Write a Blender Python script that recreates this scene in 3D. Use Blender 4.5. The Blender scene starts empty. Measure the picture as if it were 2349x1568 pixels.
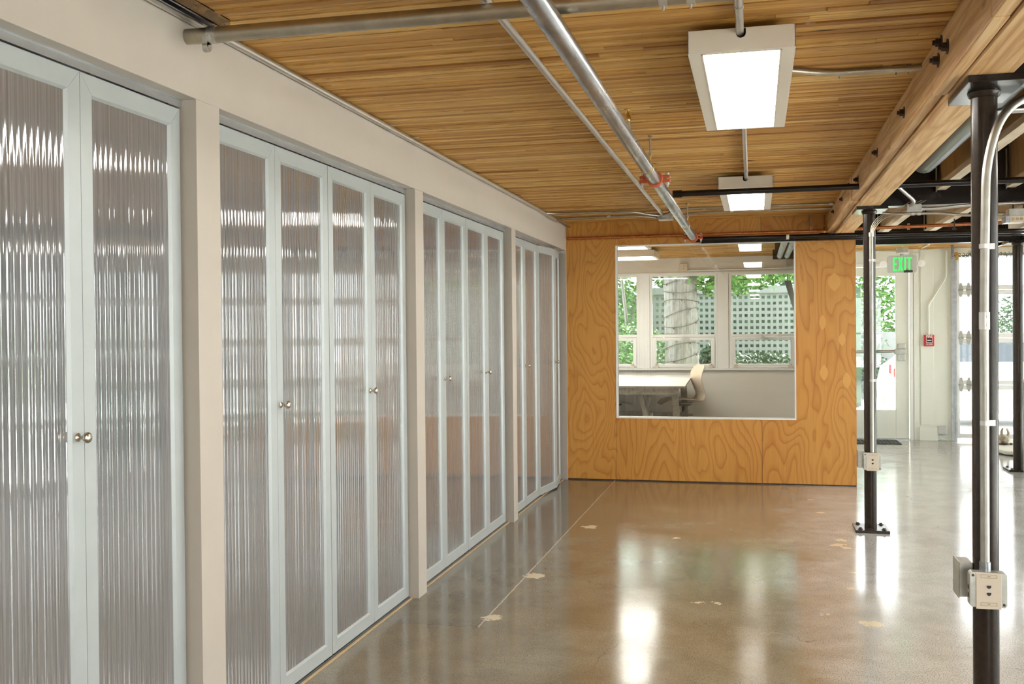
import bpy, bmesh, math, random
from mathutils import Vector, Matrix
random.seed(7)
S = bpy.context.scene
COL = S.collection
PI = math.pi

# ------------------------------------------------------------------ camera, world, sun, exposure
F, YAW, PITCH, ROLL, CH = 2325.3, 0.2367, -0.0110, -0.0090, 1.45
fw = Vector((-math.sin(YAW)*math.cos(PITCH), math.cos(YAW)*math.cos(PITCH), math.sin(PITCH)))
r0 = Vector((math.cos(YAW), math.sin(YAW), 0)); u0 = r0.cross(fw)
rt = math.cos(ROLL)*r0 + math.sin(ROLL)*u0
up = -math.sin(ROLL)*r0 + math.cos(ROLL)*u0
cd = bpy.data.cameras.new('camera'); cam = bpy.data.objects.new('camera', cd); COL.objects.link(cam)
cd.sensor_fit = 'HORIZONTAL'; cd.sensor_width = 36; cd.lens = F/2349*36; cd.clip_start = .05; cd.clip_end = 300
m = Matrix((rt, up, -fw)).transposed().to_4x4(); m.translation = Vector((0, 0, CH)); cam.matrix_world = m
S.camera = cam
S.view_settings.view_transform = 'Standard'; S.view_settings.look = 'None'
S.view_settings.gamma = 1; S.view_settings.use_curve_mapping = False
S.view_settings.exposure = 0.8
w = bpy.data.worlds.new('sky'); S.world = w; w.use_nodes = True
bg = w.node_tree.nodes['Background']; bg.inputs[0].default_value = (.95, .975, 1, 1); bg.inputs[1].default_value = 4.0
sd = bpy.data.lights.new('sun', 'SUN'); sd.energy = 24; sd.angle = .009; sd.color = (1, .95, .86)
sun = bpy.data.objects.new('sun', sd); COL.objects.link(sun)
sun.rotation_euler = Vector((-.95, -1.85, -2.4)).to_track_quat('-Z', 'Y').to_euler()
def portal(loc, d, sx, sy):
    l = bpy.data.lights.new('window_portal', 'AREA'); l.shape = 'RECTANGLE'; l.size = sx; l.size_y = sy
    l.cycles.is_portal = True
    o = bpy.data.objects.new('window_portal', l); COL.objects.link(o); o.location = loc
    o.rotation_euler = Vector(d).to_track_quat('-Z', 'Y').to_euler()
portal((3.92, 4.4, 1.2), (-1, 0, 0), 17.6, 2.4)
portal((2.5, -4.46, 1.3), (0, 1, 0), 2.4, 2.2)
portal((3.1, 13.95, 1.2), (0, -1, 0), 1.5, 2.4)
portal((-.9, 15.05, 1.6), (0, -1, 0), 3.2, 1.4)

# ------------------------------------------------------------------ material helpers
class NT:
    def __init__(s, name):
        s.m = bpy.data.materials.new(name); s.m.use_nodes = True; s.t = s.m.node_tree
        s.b = s.t.nodes['Principled BSDF']; s.out = s.t.nodes['Material Output']
    def n(s, typ, ins=None, **kw):
        x = s.t.nodes.new(typ)
        for k, v in kw.items(): setattr(x, k, v)
        for k, v in (ins or {}).items(): s.set(x.inputs[k], v)
        return x
    def set(s, sock, v):
        if hasattr(v, 'is_output') or isinstance(v, bpy.types.NodeSocket): s.t.links.new(v, sock)
        else: sock.default_value = v
    def pos(s, scale=(1, 1, 1), loc=(0, 0, 0), kind='Object'):
        tc = s.n('ShaderNodeTexCoord')
        mp = s.n('ShaderNodeMapping', {0: tc.outputs[kind]}); mp.inputs['Scale'].default_value = scale; mp.inputs['Location'].default_value = loc
        return mp.outputs[0]
    def noise(s, vec, scale=5, detail=2, rough=.5, dist=0.):
        return s.n('ShaderNodeTexNoise', {'Vector': vec, 'Scale': scale, 'Detail': detail, 'Roughness': rough, 'Distortion': dist}).outputs[0]
    def math(s, op, a, b=0., c=None):
        x = s.n('ShaderNodeMath', {0: a, 1: b}, operation=op)
        if c is not None: s.set(x.inputs[2], c)
        return x.outputs[0]
    def ramp(s, fac, stops, interp='LINEAR'):
        x = s.n('ShaderNodeValToRGB', {0: fac}); cr = x.color_ramp; cr.interpolation = interp
        while len(cr.elements) < len(stops): cr.elements.new(.5)
        for e, (p, c) in zip(cr.elements, stops):
            e.position = p; e.color = (*c, 1) if not isinstance(c, (int, float)) else (c, c, c, 1)
        return x.outputs[0]
    def mix(s, fac, a, b, mode='MIX'):
        x = s.n('ShaderNodeMix', data_type='RGBA', blend_type=mode)
        s.set(x.inputs[0], fac)
        for i, v in ((6, a), (7, b)):
            if isinstance(v, tuple): v = (*v, 1) if len(v) == 3 else v
            s.set(x.inputs[i], v)
        return x.outputs[2]
    def P(s, color=None, rough=None, metal=None, spec=None, **kw):
        if color is not None: s.set(s.b.inputs['Base Color'], (*color, 1) if isinstance(color, tuple) else color)
        if rough is not None: s.set(s.b.inputs['Roughness'], rough)
        if metal is not None: s.set(s.b.inputs['Metallic'], metal)
        if spec is not None: s.set(s.b.inputs['Specular IOR Level'], spec)
        for k, v in kw.items(): s.set(s.b.inputs[k], v)
        return s
    def bump(s, h, strength=.3, dist=.002):
        b = s.n('ShaderNodeBump', {'Strength': strength, 'Distance': dist, 'Height': h}); s.t.links.new(b.outputs[0], s.b.inputs['Normal'])

def plain(name, col, rough=.5, metal=0., var=.06, vs=8, **kw):
    t = NT(name); n = t.noise(t.pos(), vs, 4, .6)
    c = t.ramp(n, [(.25, tuple(max(0, x*(1-var*2)) for x in col)), (.75, tuple(min(1, x*(1+var)) for x in col))])
    t.P(c, rough, metal, **kw); return t.m

def galv(name, lo, hi, rough=.3):
    t = NT(name); n = t.noise(t.pos((1, .22, 1)), 13, 5, .6, .5)
    t.P(t.ramp(n, [(.3, lo), (.7, hi)]), t.ramp(n, [(.3, rough+.05), (.7, rough)]), 1.0); return t.m

def emis(name, col, st):
    t = NT(name); t.P(col, .5); t.set(t.b.inputs['Emission Color'], (*col, 1)); t.set(t.b.inputs['Emission Strength'], st); return t.m

def glass_mat(name, tint=(.97, .99, .98), dirt=0.):
    t = NT(name)
    tr = t.n('ShaderNodeBsdfTransparent', {0: (*tint, 1)}); gl = t.n('ShaderNodeBsdfGlossy', {0: (1, 1, 1, 1), 'Roughness': 0.0})
    fr = t.n('ShaderNodeFresnel', {0: 1.5}); mx = t.n('ShaderNodeMixShader', {0: fr.outputs[0], 1: tr.outputs[0], 2: gl.outputs[0]})
    t.t.links.new(mx.outputs[0], t.out.inputs[0]); return t.m

def deckwood():
    t = NT('ceiling_lumber')
    at = t.n('ShaderNodeAttribute', attribute_name='tone')
    p = t.pos((1.2, 30, 1)); 
    off = t.n('ShaderNodeVectorMath', {0: p, 1: at.outputs['Vector']}, operation='MULTIPLY_ADD'); t.set(off.inputs[2], p)
    g = t.noise(p, 4.5, 5, .62, .8)
    base = t.ramp(at.outputs['Fac'], [(0, (.36, .150, .026)), (.3, (.56, .285, .058)), (.65, (.70, .40, .10)), (1, (.82, .55, .19))])
    c = t.mix(t.ramp(g, [(.38, 1.), (.62, 0.)]), base, (.30, .125, .025)); 
    c2 = t.mix(.6, base, c)
    v = t.n('ShaderNodeTexVoronoi', {'Vector': t.pos((3.2, 17, 1)), 'Scale': 1.0}); 
    k = t.ramp(v.outputs['Distance'], [(.05, 1.), (.17, 0.)])
    pick = t.math('GREATER_THAN', t.n('ShaderNodeSeparateColor', {0: v.outputs['Color']}).outputs[0], .70)
    c3 = t.mix(t.math('MULTIPLY', k, pick), c2, (.10, .045, .02))
    pale = t.ramp(t.noise(t.pos((2.2, 26, 1), (3, 1, 0)), 3, 4, .6), [(.66, 0.), (.72, .6)])
    c4 = t.mix(pale, c3, (.62, .50, .33))
    t.P(c4, .62); t.bump(g, .5, .003); return t.m

def plywood(name, light, dark, dens=15., patches=True):
    t = NT(name)
    P = t.pos(); s = t.n('ShaderNodeSeparateXYZ', {0: P})
    a = t.math('MULTIPLY', t.math('GREATER_THAN', s.outputs[0], -1.306), 3.7)
    b = t.math('MULTIPLY', t.math('GREATER_THAN', s.outputs[0], .0455), 5.1)
    d = t.math('MULTIPLY', t.math('GREATER_THAN', s.outputs[2], 2.312), 9.3)
    o = t.math('ADD', t.math('ADD', a, b), d)
    cx = t.n('ShaderNodeCombineXYZ', {0: t.math('ADD', t.math('MULTIPLY', s.outputs[0], 1.0), o), 1: t.math('ADD', s.outputs[1], o), 2: t.math('MULTIPLY', s.outputs[2], .30)}).outputs[0]
    n = t.noise(cx, 2.3, 2.6, .42, .35)
    fr = t.math('FRACT', t.math('MULTIPLY', n, dens))
    ring = t.ramp(fr, [(0, .35), (.12, .0), (.55, .05), (.86, .55), (.95, 1.), (1, .5)])
    fine = t.noise(t.n('ShaderNodeVectorMath', {0: cx, 1: (90, 90, 6)}, operation='MULTIPLY').outputs[0], 1, 4, .65)
    big = t.noise(cx, 1.1, 3, .5)
    c = t.mix(t.ramp(big, [(.35, 0.), (.65, .75)]), light, tuple(x*y for x, y in zip(light, (.88, .80, .68))))
    c = t.mix(t.math('MULTIPLY', ring, t.math('MULTIPLY_ADD', big, .9, .3)), c, dark)
    c = t.mix(t.ramp(fine, [(.4, .0), (.7, .22)]), c, tuple(x*.75 for x in dark))
    if patches:
        for (px, pz, rx, rz) in ((.695, 1.87, .055, .085), (.60, 1.04, .036, .075), (.80, .97, .036, .075), (.59, 1.50, .03, .07), (.76, 1.345, .03, .06)):
            q = t.n('ShaderNodeVectorMath', {0: P, 1: (px, 0, pz)}, operation='SUBTRACT').outputs[0]
            ss = t.n('ShaderNodeSeparateXYZ', {0: q})
            e = t.math('ADD', t.math('DIVIDE', t.math('ABSOLUTE', ss.outputs[0]), rx), t.math('POWER', t.math('DIVIDE', t.math('ABSOLUTE', ss.outputs[2]), rz), 2.0))
            c = t.mix(t.math('LESS_THAN', e, 1.0), c, tuple(min(1, x*y) for x, y in zip(light, (1.06, 1.12, 1.3))))
    t.P(c, .38); return t.m

def timber(name, c1, c2, c3, axis=1, sc=1.):
    t = NT(name)
    st = [16, 16, 16]; st[axis] = .55
    p = t.pos(tuple(x*sc for x in st)); g = t.noise(p, 2.2, 5, .6, .7)
    f = t.math('FRACT', t.math('MULTIPLY', t.noise(t.pos(tuple(x*sc*.22 if i != axis else .25 for i, x in enumerate(st))), 1.6, 2, .5, .3), 9.))
    c = t.ramp(g, [(.32, c2), (.5, c1), (.7, c3)])
    c = t.mix(t.ramp(f, [(.0, .35), (.2, 0.), (.75, 0.), (.95, .55)]), c, c2)
    kn = t.n('ShaderNodeTexVoronoi', {'Vector': t.pos(tuple(2.2 if i == axis else 7 for i in range(3))), 'Scale': 1.0})
    k = t.ramp(kn.outputs['Distance'], [(.03, 1.), (.11, 0.)])
    c = t.mix(t.math('MULTIPLY', k, .7), c, tuple(x*.45 for x in c2))
    t.P(c, .6); t.bump(g, .35, .002); return t.m

def concrete():
    t = NT('polished_concrete'); P = t.pos(); s = t.n('ShaderNodeSeparateXYZ', {0: P})
    n1 = t.noise(P, .9, 6, .6, .5); n2 = t.noise(P, 3.5, 7, .7, .3); sp = t.noise(P, 170, 2, .6); sp2 = t.noise(P, 60, 3, .7)
    c = t.ramp(n1, [(.3, (.195, .150, .085)), (.5, (.235, .190, .120)), (.7, (.255, .23, .170))])
    c = t.mix(t.ramp(n2, [(.35, .55), (.6, 0.)]), c, (.14, .115, .075))
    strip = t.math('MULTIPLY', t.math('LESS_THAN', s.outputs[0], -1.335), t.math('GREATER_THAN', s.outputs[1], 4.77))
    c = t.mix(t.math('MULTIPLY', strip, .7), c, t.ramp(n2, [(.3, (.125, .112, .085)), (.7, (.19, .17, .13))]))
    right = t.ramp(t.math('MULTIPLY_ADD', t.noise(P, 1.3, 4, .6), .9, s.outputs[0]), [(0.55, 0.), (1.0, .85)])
    c = t.mix(right, c, t.ramp(n2, [(.3, (.38, .37, .35)), (.7, (.54, .53, .51))]))  # paler grey to the right, with outdoor glare put into the colour
    c = t.mix(t.ramp(sp, [(.50, 0.), (.66, .8)]), c, (.06, .045, .028))
    c = t.mix(t.ramp(sp2, [(.60, 0.), (.75, .35)]), c, (.50, .42, .28))
    # saw joints
    wob = t.math('MULTIPLY', t.math('SUBTRACT', t.noise(P, 20, 3, .7), .5), .012)
    j1 = t.math('MULTIPLY', t.math('LESS_THAN', t.math('ABSOLUTE', t.math('ADD', t.math('ADD', s.outputs[0], 1.335), wob)), .0045), t.math('GREATER_THAN', s.outputs[1], 4.77))
    c = t.mix(t.math('MULTIPLY', j1, .75), c, (.52, .45, .33))
    j2 = t.math('MULTIPLY', t.math('LESS_THAN', t.math('ABSOLUTE', t.math('ADD', t.math('SUBTRACT', s.outputs[1], 4.77), wob)), .006), t.math('LESS_THAN', s.outputs[0], -1.335))
    c = t.mix(t.math('MULTIPLY', j2, .6), c, (.10, .085, .06))
    # pale filler patches with ragged edges
    rag = t.math('MULTIPLY', t.math('SUBTRACT', t.noise(P, 22, 4, .7), .5), .16)
    for (px, py, r) in ((-1.205, 7.38, .055), (-1.29, 5.85, .06), (-1.31, 4.95, .05), (.54, 5.22, .05), (.55, 7.25, .04), (.52, 7.08, .045), (.57, 7.0, .035), (-.30, 5.45, .018), (-.21, 5.45, .018), (.50, 5.9, .02), (.33, 5.35, .014), (.49, 8.3, .03), (.44, 8.9, .025), (.57, 6.3, .025), (-.55, 7.1, .018)):
        q = t.n('ShaderNodeVectorMath', {0: P, 1: (px, py, 0)}, operation='DISTANCE').outputs['Value']
        c = t.mix(t.math('LESS_THAN', t.math('ADD', q, rag), r), c, (.58, .49, .34))
    # hairline cracks
    v = t.n('ShaderNodeTexVoronoi', {'Vector': t.n('ShaderNodeVectorMath', {0: P, 1: t.n('ShaderNodeVectorMath', {0: t.n('ShaderNodeTexNoise', {'Vector': P, 'Scale': 2.5, 'Detail': 5.}).outputs['Color'], 1: (.5, .5, .5)}, operation='MULTIPLY').outputs[0]}, operation='ADD').outputs[0], 'Scale': .8}, feature='DISTANCE_TO_EDGE')
    cr = t.math('MULTIPLY', t.math('LESS_THAN', v.outputs['Distance'], .0022), t.ramp(n1, [(.5, 0.), (.58, .6)]))
    c = t.mix(cr, c, (.09, .07, .045))
    t.P(c, t.math('MULTIPLY_ADD', n2, .15, .06), 0, .8); t.bump(t.noise(P, 1.6, 3, .5), .08, .004); return t.m

M = {}
M['wall'] = plain('painted_drywall', (.46, .412, .355), .55, var=.015)
M['wallf'] = plain('pale_far_wall_paint', (.74, .70, .63), .5, var=.01)
M['white'] = plain('white_paint', (.78, .78, .75), .5, var=.02)
M['deck'] = deckwood()
M['ply'] = plywood('fir_plywood', (.62, .305, .062), (.40, .135, .016), 24)
M['osb'] = plywood('joist_web_wood', (.50, .36, .20), (.30, .17, .08), 8, False)
M['beam'] = timber('fir_timber', (.62, .385, .165), (.42, .21, .075), (.74, .54, .30))
M['joistflange'] = timber('pale_lumber', (.62, .52, .38), (.45, .34, .22), (.72, .64, .50))
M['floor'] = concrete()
M['frame'] = plain('pale_anodised_frame', (.44, .475, .475), .42, .25, var=.02)
M['track'] = galv('track_aluminium', (.50, .52, .54), (.68, .70, .72), .35)
M['nickel'] = galv('satin_nickel', (.50, .44, .36), (.66, .60, .52), .22)
M['galv'] = galv('galvanised_steel', (.17, .18, .20), (.56, .58, .60), .26)
M['emt'] = galv('conduit_steel', (.60, .59, .57), (.72, .71, .69), .36)
M['emtc'] = galv('column_conduit_steel', (.38, .37, .33), (.50, .49, .44), .42)
M['emt2'] = galv('dull_conduit_steel', (.40, .36, .28), (.52, .47, .38), .38)
M['box'] = galv('box_steel', (.42, .42, .38), (.62, .62, .57), .45)
M['copper'] = galv('copper', (.48, .16, .06), (.80, .34, .14), .32)
M['brass'] = galv('brass', (.60, .36, .08), (.80, .55, .18), .28)
M['black'] = plain('black_steel', (.018, .014, .012), .22, .3, var=.3)
M['colp'] = plain('dark_brown_painted_steel', (.030, .020, .013), .26, .0, var=.15, vs=30, spec=.3)
M['bolt'] = plain('rusty_bolt_steel', (.10, .07, .055), .55, .6, var=.3)
M['orange'] = plain('red_oxide_casting', (.55, .10, .03), .45, var=.1)
M['fix'] = plain('fixture_enamel', (.74, .68, .58), .4, var=.01)
M['lens'] = emis('fixture_lens', (1, .95, .88), 21)
M['lens2'] = emis('rear_fixture_lens', (1, .96, .90), 10)
M['plate'] = plain('ivory_plate', (.70, .62, .50), .45, var=.02)
M['blk'] = plain('black_plastic', (.012, .012, .012), .4)
M['tan'] = plain('tan_trim', (.46, .34, .20), .6)
M['glass'] = glass_mat('window_glass')
M['winfr'] = plain('white_window_paint', (.80, .80, .78), .45, var=.01)
M['signw'] = plain('sign_housing', (.52, .52, .51), .5, var=.01)
M['green'] = emis('exit_green', (.06, .9, .16), .35)
M['red'] = plain('alarm_red', (.60, .03, .03), .4)
M['grey'] = plain('grey_table_wood', (.30, .255, .20), .6, var=.2, vs=20)
M['ttop'] = plain('pale_table_top', (.80, .78, .74), .35, var=.02)
M['chairw'] = plain('moulded_birch', (.72, .60, .46), .35, var=.05)
M['leaf'] = plain('leaf_green', (.10, .22, .045), .6, var=.35, vs=3)
M['leafd'] = plain('dark_leaf_green', (.035, .075, .03), .6, var=.4, vs=3)
M['bark'] = timber('bark', (.15, .135, .12), (.06, .052, .045), (.22, .20, .18), 2, .8)
M['block'] = plain('breeze_block', (.17, .18, .175), .8)
M['grass'] = plain('lawn', (.13, .24, .06), .9, var=.3)
M['asph'] = plain('pale_asphalt', (.62, .62, .62), .8, var=.05)
M['car'] = plain('white_car_paint', (.75, .76, .78), .15)
M['tail'] = plain('tail_lamp_red', (.55, .02, .03), .2)
M['tyre'] = plain('tyre_rubber', (.02, .02, .02), .8)
M['dkglass'] = plain('dark_glazing', (.04, .05, .06), .08)
M['mat'] = plain('charcoal_mat', (.045, .05, .05), .9)
M['cushion'] = plain('cream_cushion', (.66, .66, .58), .85)
M['plush'] = plain('plush_tan', (.48, .42, .32), .9, var=.3, vs=30)
M['stucco'] = plain('pale_stucco', (.72, .72, .72), .8)
M['teal'] = plain('teal_board', (.05, .32, .24), .5)
M['mint'] = plain('pale_green_board', (.52, .66, .55), .5)
M['duct'] = plain('duct_grey_paint', (.035, .038, .044), .35, .5)
M['patchw'] = plain('pale_panel_paint', (.74, .76, .68), .5, var=.01)
def poly():
    t = NT('ribbed_polycarbonate')
    n = t.noise(t.pos((1, 160, .4)), 1.0, 2, .5)
    t.P(t.ramp(n, [(.3, (.14, .14, .145)), (.7, (.22, .22, .225))]), .05, 0, .5)
    t.set(t.b.inputs['IOR'], 3.0); t.set(t.b.inputs['Coat Weight'], .4); t.set(t.b.inputs['Coat Roughness'], .05)
    return t.m
M['poly'] = poly()

# ------------------------------------------------------------------ mesh helpers
class MB:
    def __init__(s): s.v = []; s.f = []; s.sm = False
    def add(s, vs, fs):
        k = len(s.v); s.v += [tuple(v) for v in vs]; s.f += [tuple(i+k for i in f) for f in fs]; return s
    def box(s, x0, x1, y0, y1, z0, z1):
        return s.add([(x0, y0, z0), (x1, y0, z0), (x1, y1, z0), (x0, y1, z0), (x0, y0, z1), (x1, y0, z1), (x1, y1, z1), (x0, y1, z1)],
                     [(0, 3, 2, 1), (4, 5, 6, 7), (0, 1, 5, 4), (1, 2, 6, 5), (2, 3, 7, 6), (3, 0, 4, 7)])
    def tube(s, pts, r, seg=14, cap=True):
        pts = [Vector(p) for p in pts]; rs = r if isinstance(r, (list, tuple)) else [r]*len(pts)
        n = None; rings = []
        for i, p in enumerate(pts):
            a = pts[max(0, i-1)]; b = pts[min(len(pts)-1, i+1)]; t = (b-a).normalized()
            if n is None:
                n = Vector((0, 0, 1)) if abs(t.z) < .9 else Vector((0, 1, 0))
            n = (n - t*n.dot(t)).normalized(); bb = t.cross(n)
            rings.append([p + rs[i]*(math.cos(2*PI*k/seg)*n + math.sin(2*PI*k/seg)*bb) for k in range(seg)])
        vs = [v for R in rings for v in R]; fs = []
        for i in range(len(pts)-1):
            for k in range(seg):
                a = i*seg+k; b = i*seg+(k+1) % seg; fs.append((a, b, b+seg, a+seg))
        if cap: fs.append(tuple(range(seg-1, -1, -1))); fs.append(tuple((len(pts)-1)*seg+k for k in range(seg)))
        s.sm = True
        return s.add(vs, fs)
    def prism(s, poly, axis, a, b):
        # poly: 2D points in the two remaining axes (ordered), extruded along axis a..b
        def P(p, h):
            if axis == 0: return (h, p[0], p[1])
            if axis == 1: return (p[0], h, p[1])
            return (p[0], p[1], h)
        n = len(poly); vs = [P(p, a) for p in poly]+[P(p, b) for p in poly]
        fs = [tuple(range(n-1, -1, -1)), tuple(range(n, 2*n))]+[(i, (i+1) % n, n+(i+1) % n, n+i) for i in range(n)]
        return s.add(vs, fs)
    def lathe(s, prof, o, axis, seg=18):
        ax = Vector(axis).normalized(); n = Vector((0, 0, 1)) if abs(ax.z) < .9 else Vector((1, 0, 0)); n = (n-ax*n.dot(ax)).normalized(); b = ax.cross(n); o = Vector(o)
        vs = []
        for (h, r) in prof:
            for k in range(seg): vs.append(o+ax*h+max(r, 1e-5)*(math.cos(2*PI*k/seg)*n+math.sin(2*PI*k/seg)*b))
        fs = []
        for i in range(len(prof)-1):
            for k in range(seg):
                a = i*seg+k; c = i*seg+(k+1) % seg; fs.append((a, c, c+seg, a+seg))
        fs.append(tuple(range(seg-1, -1, -1))); fs.append(tuple((len(prof)-1)*seg+k for k in range(seg)))
        s.sm = True
        return s.add(vs, fs)
    def ell(s, c, r, su=14, sv=9):
        c = Vector(c); prof = []
        vs = []; 
        for j in range(sv+1):
            th = PI*j/sv
            for k in range(su): vs.append((c.x+r[0]*math.sin(th)*math.cos(2*PI*k/su), c.y+r[1]*math.sin(th)*math.sin(2*PI*k/su), c.z+r[2]*math.cos(th)))
        fs = [(j*su+k, (j+1)*su+k, (j+1)*su+(k+1) % su, j*su+(k+1) % su) for j in range(sv) for k in range(su)]
        s.sm = True
        return s.add(vs, fs)
    def data(s, name, mat, loc=(0, 0, 0), attr=None):
        me = bpy.data.meshes.new(name); L = Vector(loc)
        me.from_pydata([Vector(v)-L for v in s.v], [], s.f)
        bm = bmesh.new(); bm.from_mesh(me)
        if s.sm: bmesh.ops.remove_doubles(bm, verts=bm.verts, dist=1e-5)
        bmesh.ops.recalc_face_normals(bm, faces=bm.faces); bm.to_mesh(me); bm.free()
        me.materials.append(mat)
        if s.sm:
            me.shade_smooth(); me.set_sharp_from_angle(angle=math.radians(38))
        return me
    def build(s, name, mat, parent=None, loc=(0, 0, 0), bevel=0.):
        # loc = world base of the thing the mesh belongs to
        if parent is not None and loc == (0, 0, 0):
            q = parent; L = Vector((0, 0, 0))
            while q is not None: L += q.location; q = q.parent
        else: L = Vector(loc)
        o = bpy.data.objects.new(name, s.data(name, mat, L)); COL.objects.link(o)
        if parent is not None: o.parent = parent
        else: o.location = L
        if bevel:
            md = o.modifiers.new('bevel', 'BEVEL'); md.width = bevel; md.segments = 2; md.limit_method = 'ANGLE'; md.harden_normals = False
        return o
def tag(o, label, cat, group=None):
    o['label'] = label; o['category'] = cat
    if group: o['group'] = group
    return o
def thing(name, label, cat, loc=(0, 0, 0), group=None):
    o = bpy.data.objects.new(name, None); COL.objects.link(o); o.location = loc; o.empty_display_size = .05
    return tag(o, label, cat, group)
def struct(o): o['kind'] = 'structure'; return o
def sroot(name, loc=(0, 0, 0)):
    o = bpy.data.objects.new(name, None); COL.objects.link(o); o.location = loc; o.empty_display_size = .05; return struct(o)
def arc(pts, r=.06, n=6):
    """polyline with rounded corners"""
    P = [Vector(p) for p in pts]; out = [P[0]]
    for i in range(1, len(P)-1):
        a, b, c = P[i-1], P[i], P[i+1]; u = (a-b); v = (c-b); d = min(r, u.length*.48, v.length*.48)
        p0 = b+u.normalized()*d; p1 = b+v.normalized()*d
        for k in range(n+1):
            t = k/n; out.append((1-t)**2*p0+2*t*(1-t)*b+t*t*p1)
    out.append(P[-1]); return out
def one(mb, name, mat, label, cat, loc=None, group=None, bevel=0.):
    if loc is None:
        xs = [v[0] for v in mb.v]; ys = [v[1] for v in mb.v]; zs = [v[2] for v in mb.v]
        loc = ((min(xs)+max(xs))/2, (min(ys)+max(ys))/2, min(zs))
    return tag(mb.build(name, mat, None, loc, bevel), label, cat, group)

# ------------------------------------------------------------------ key dimensions (metres)
WX = -1.7915           # left wall face
DX = WX-.055           # closet door face
HH, HC = 2.2235, 2.49  # header, ceiling
YP = 9.7094            # plywood wall face
OPEN = [(.9596, 3.0146), (3.1646, 5.2196), (5.3575, 7.4467), (7.5743, 9.6896)]

# ------------------------------------------------------------------ floor, walls, ceilings
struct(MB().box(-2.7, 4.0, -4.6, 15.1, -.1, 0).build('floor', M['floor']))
b = MB()
b.box(WX-.12, WX, -4.5, YP, HH, HC)
edges = [-4.5]+[y for o in OPEN for y in o]+[YP]
for i in range(0, len(edges), 2): b.box(WX-.12, WX, edges[i], edges[i+1], 0, HH)
b.box(-2.6, -2.5, -4.5, YP, 0, HC)
struct(b.build('wall_left', M['wall'], bevel=.0015))

def deck(name, x0, x1, y0, y1, z, mat):
    v = []; f = []; tone = []; y = y0
    rnd = random.Random(int(z*1000)+int(y0*10))
    while y < y1:
        h = .038*rnd.choice([1, 1, 1, 1, .98, 1.02]); x = x0-rnd.random()*2
        while x < x1:
            L = rnd.uniform(1.2, 4.2); a = max(x, x0); e = min(x+L, x1); x += L
            if e-a < .02: continue
            dz = rnd.choice([0, 0, .001, .003, .005, .0075])*rnd.uniform(.3, 1); g = rnd.choice([.0006, .0012, .0020, .0032]); k = len(v)
            zz = z-dz; 
            v += [(a+.0008, y+g, zz), (e-.0008, y+g, zz), (e-.0008, y+h-g*.4, zz), (a+.0008, y+h-g*.4, zz), (a+.0008, y+g, z+.03), (e-.0008, y+g, z+.03), (e-.0008, y+h-g*.4, z+.03), (a+.0008, y+h-g*.4, z+.03)]
            F_ = [(k, k+1, k+2, k+3), (k, k+4, k+5, k+1), (k+2, k+6, k+7, k+3), (k+1, k+5, k+6, k+2), (k, k+3, k+7, k+4)]
            f += F_; t = min(1, max(0, rnd.gauss(.5, .30))); tone += [t]*len(F_)
        y += h
    k = len(v)
    v += [(x0, y0, z+.03), (x1, y0, z+.03), (x1, y1, z+.03), (x0, y1, z+.03), (x0, y0, z+.12), (x1, y0, z+.12), (x1, y1, z+.12), (x0, y1, z+.12)]
    F_ = [(k, k+1, k+2, k+3), (k+4, k+7, k+6, k+5), (k, k+4, k+5, k+1), (k+2, k+6, k+7, k+3), (k+1, k+5, k+6, k+2), (k, k+3, k+7, k+4)]
    f += F_; tone += [-1.]*6
    me = bpy.data.meshes.new(name); me.from_pydata(v, [], f)
    at = me.attributes.new('tone', 'FLOAT', 'FACE'); at.data.foreach_set('value', tone)
    me.materials.append(mat); o = bpy.data.objects.new(name, me); COL.objects.link(o); return struct(o)
deck('ceiling', -2.6, .80, -4.5, 15.05, HC, M['deck'])
deck('ceiling_right', .80, 4.0, -4.5, 11.3, 2.74, M['deck'])
deck('ceiling_entrance', .80, 4.0, 11.3, 14.0, 2.45, M['deck'])
struct(MB().box(.80, 4.0, 11.28, 11.31, 2.45, 2.86).build('trim_1', M['joistflange']))

# plywood wall (boards with open seams on a backing)
wl, wr, wt, wb = -1.314, .3525, 2.258, .603
PYb = YP+.018
b = MB()
b.box(-1.90, wl-.002, YP, PYb, .012, 2.334); b.box(WX+.001, wl-.002, YP, PYb, 2.338, HC)
b.box(wl, .0435, YP, PYb, .012, wb); b.box(wl, .0435, YP, PYb, 2.338, HC)
b.box(.0465, .8829, YP, PYb, .012, wb); b.box(wr, .8829, YP, PYb, wb, 2.29)
b.box(wl, wr, YP, PYb, wt, 2.334); b.box(wr, .633, YP, PYb, 2.29, 2.334); b.box(.0465, .612, YP, PYb, 2.338, HC); b.box(.615, .633, YP, PYb, 2.338, HC)
struct(b.build('wall_back', M['ply']))
b = MB(); b.box(-1.9, .88, YP+.008, PYb, 0, .0115); b.box(.0437, .0463, YP+.004, PYb, .012, wb-.001); b.box(wl-.0018, wl-.0002, YP+.004, PYb, .012, wb-.001); b.box(-1.79, .63, YP+.005, PYb, 2.3345, 2.3375)
for x in (wl-.001, .045, .6135): b.box(x-.0009, x+.0009, YP+.004, PYb, 2.339, HC-.001)
struct(b.build('seam_shade', M['bolt']))  # added dark strips standing in for shade in the open seams and floor gap
b = MB()
b.box(-2.6, wl, PYb, YP+.115, 0, HC); b.box(wr, .8829, PYb, YP+.115, 0, 2.29); b.box(wl, wr, PYb, YP+.115, 0, wb); b.box(wl, wr, PYb, YP+.115, wt, HC); b.box(wr, .633, PYb, YP+.115, 2.29, HC)
b.box(.80, .8829, YP+.115, 14.95, 0, HC)
struct(b.build('wall_partition', M['white']))
wn = sroot('window_1', ((wl+wr)/2, YP, wb))
b = MB(); t_ = .010
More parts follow.
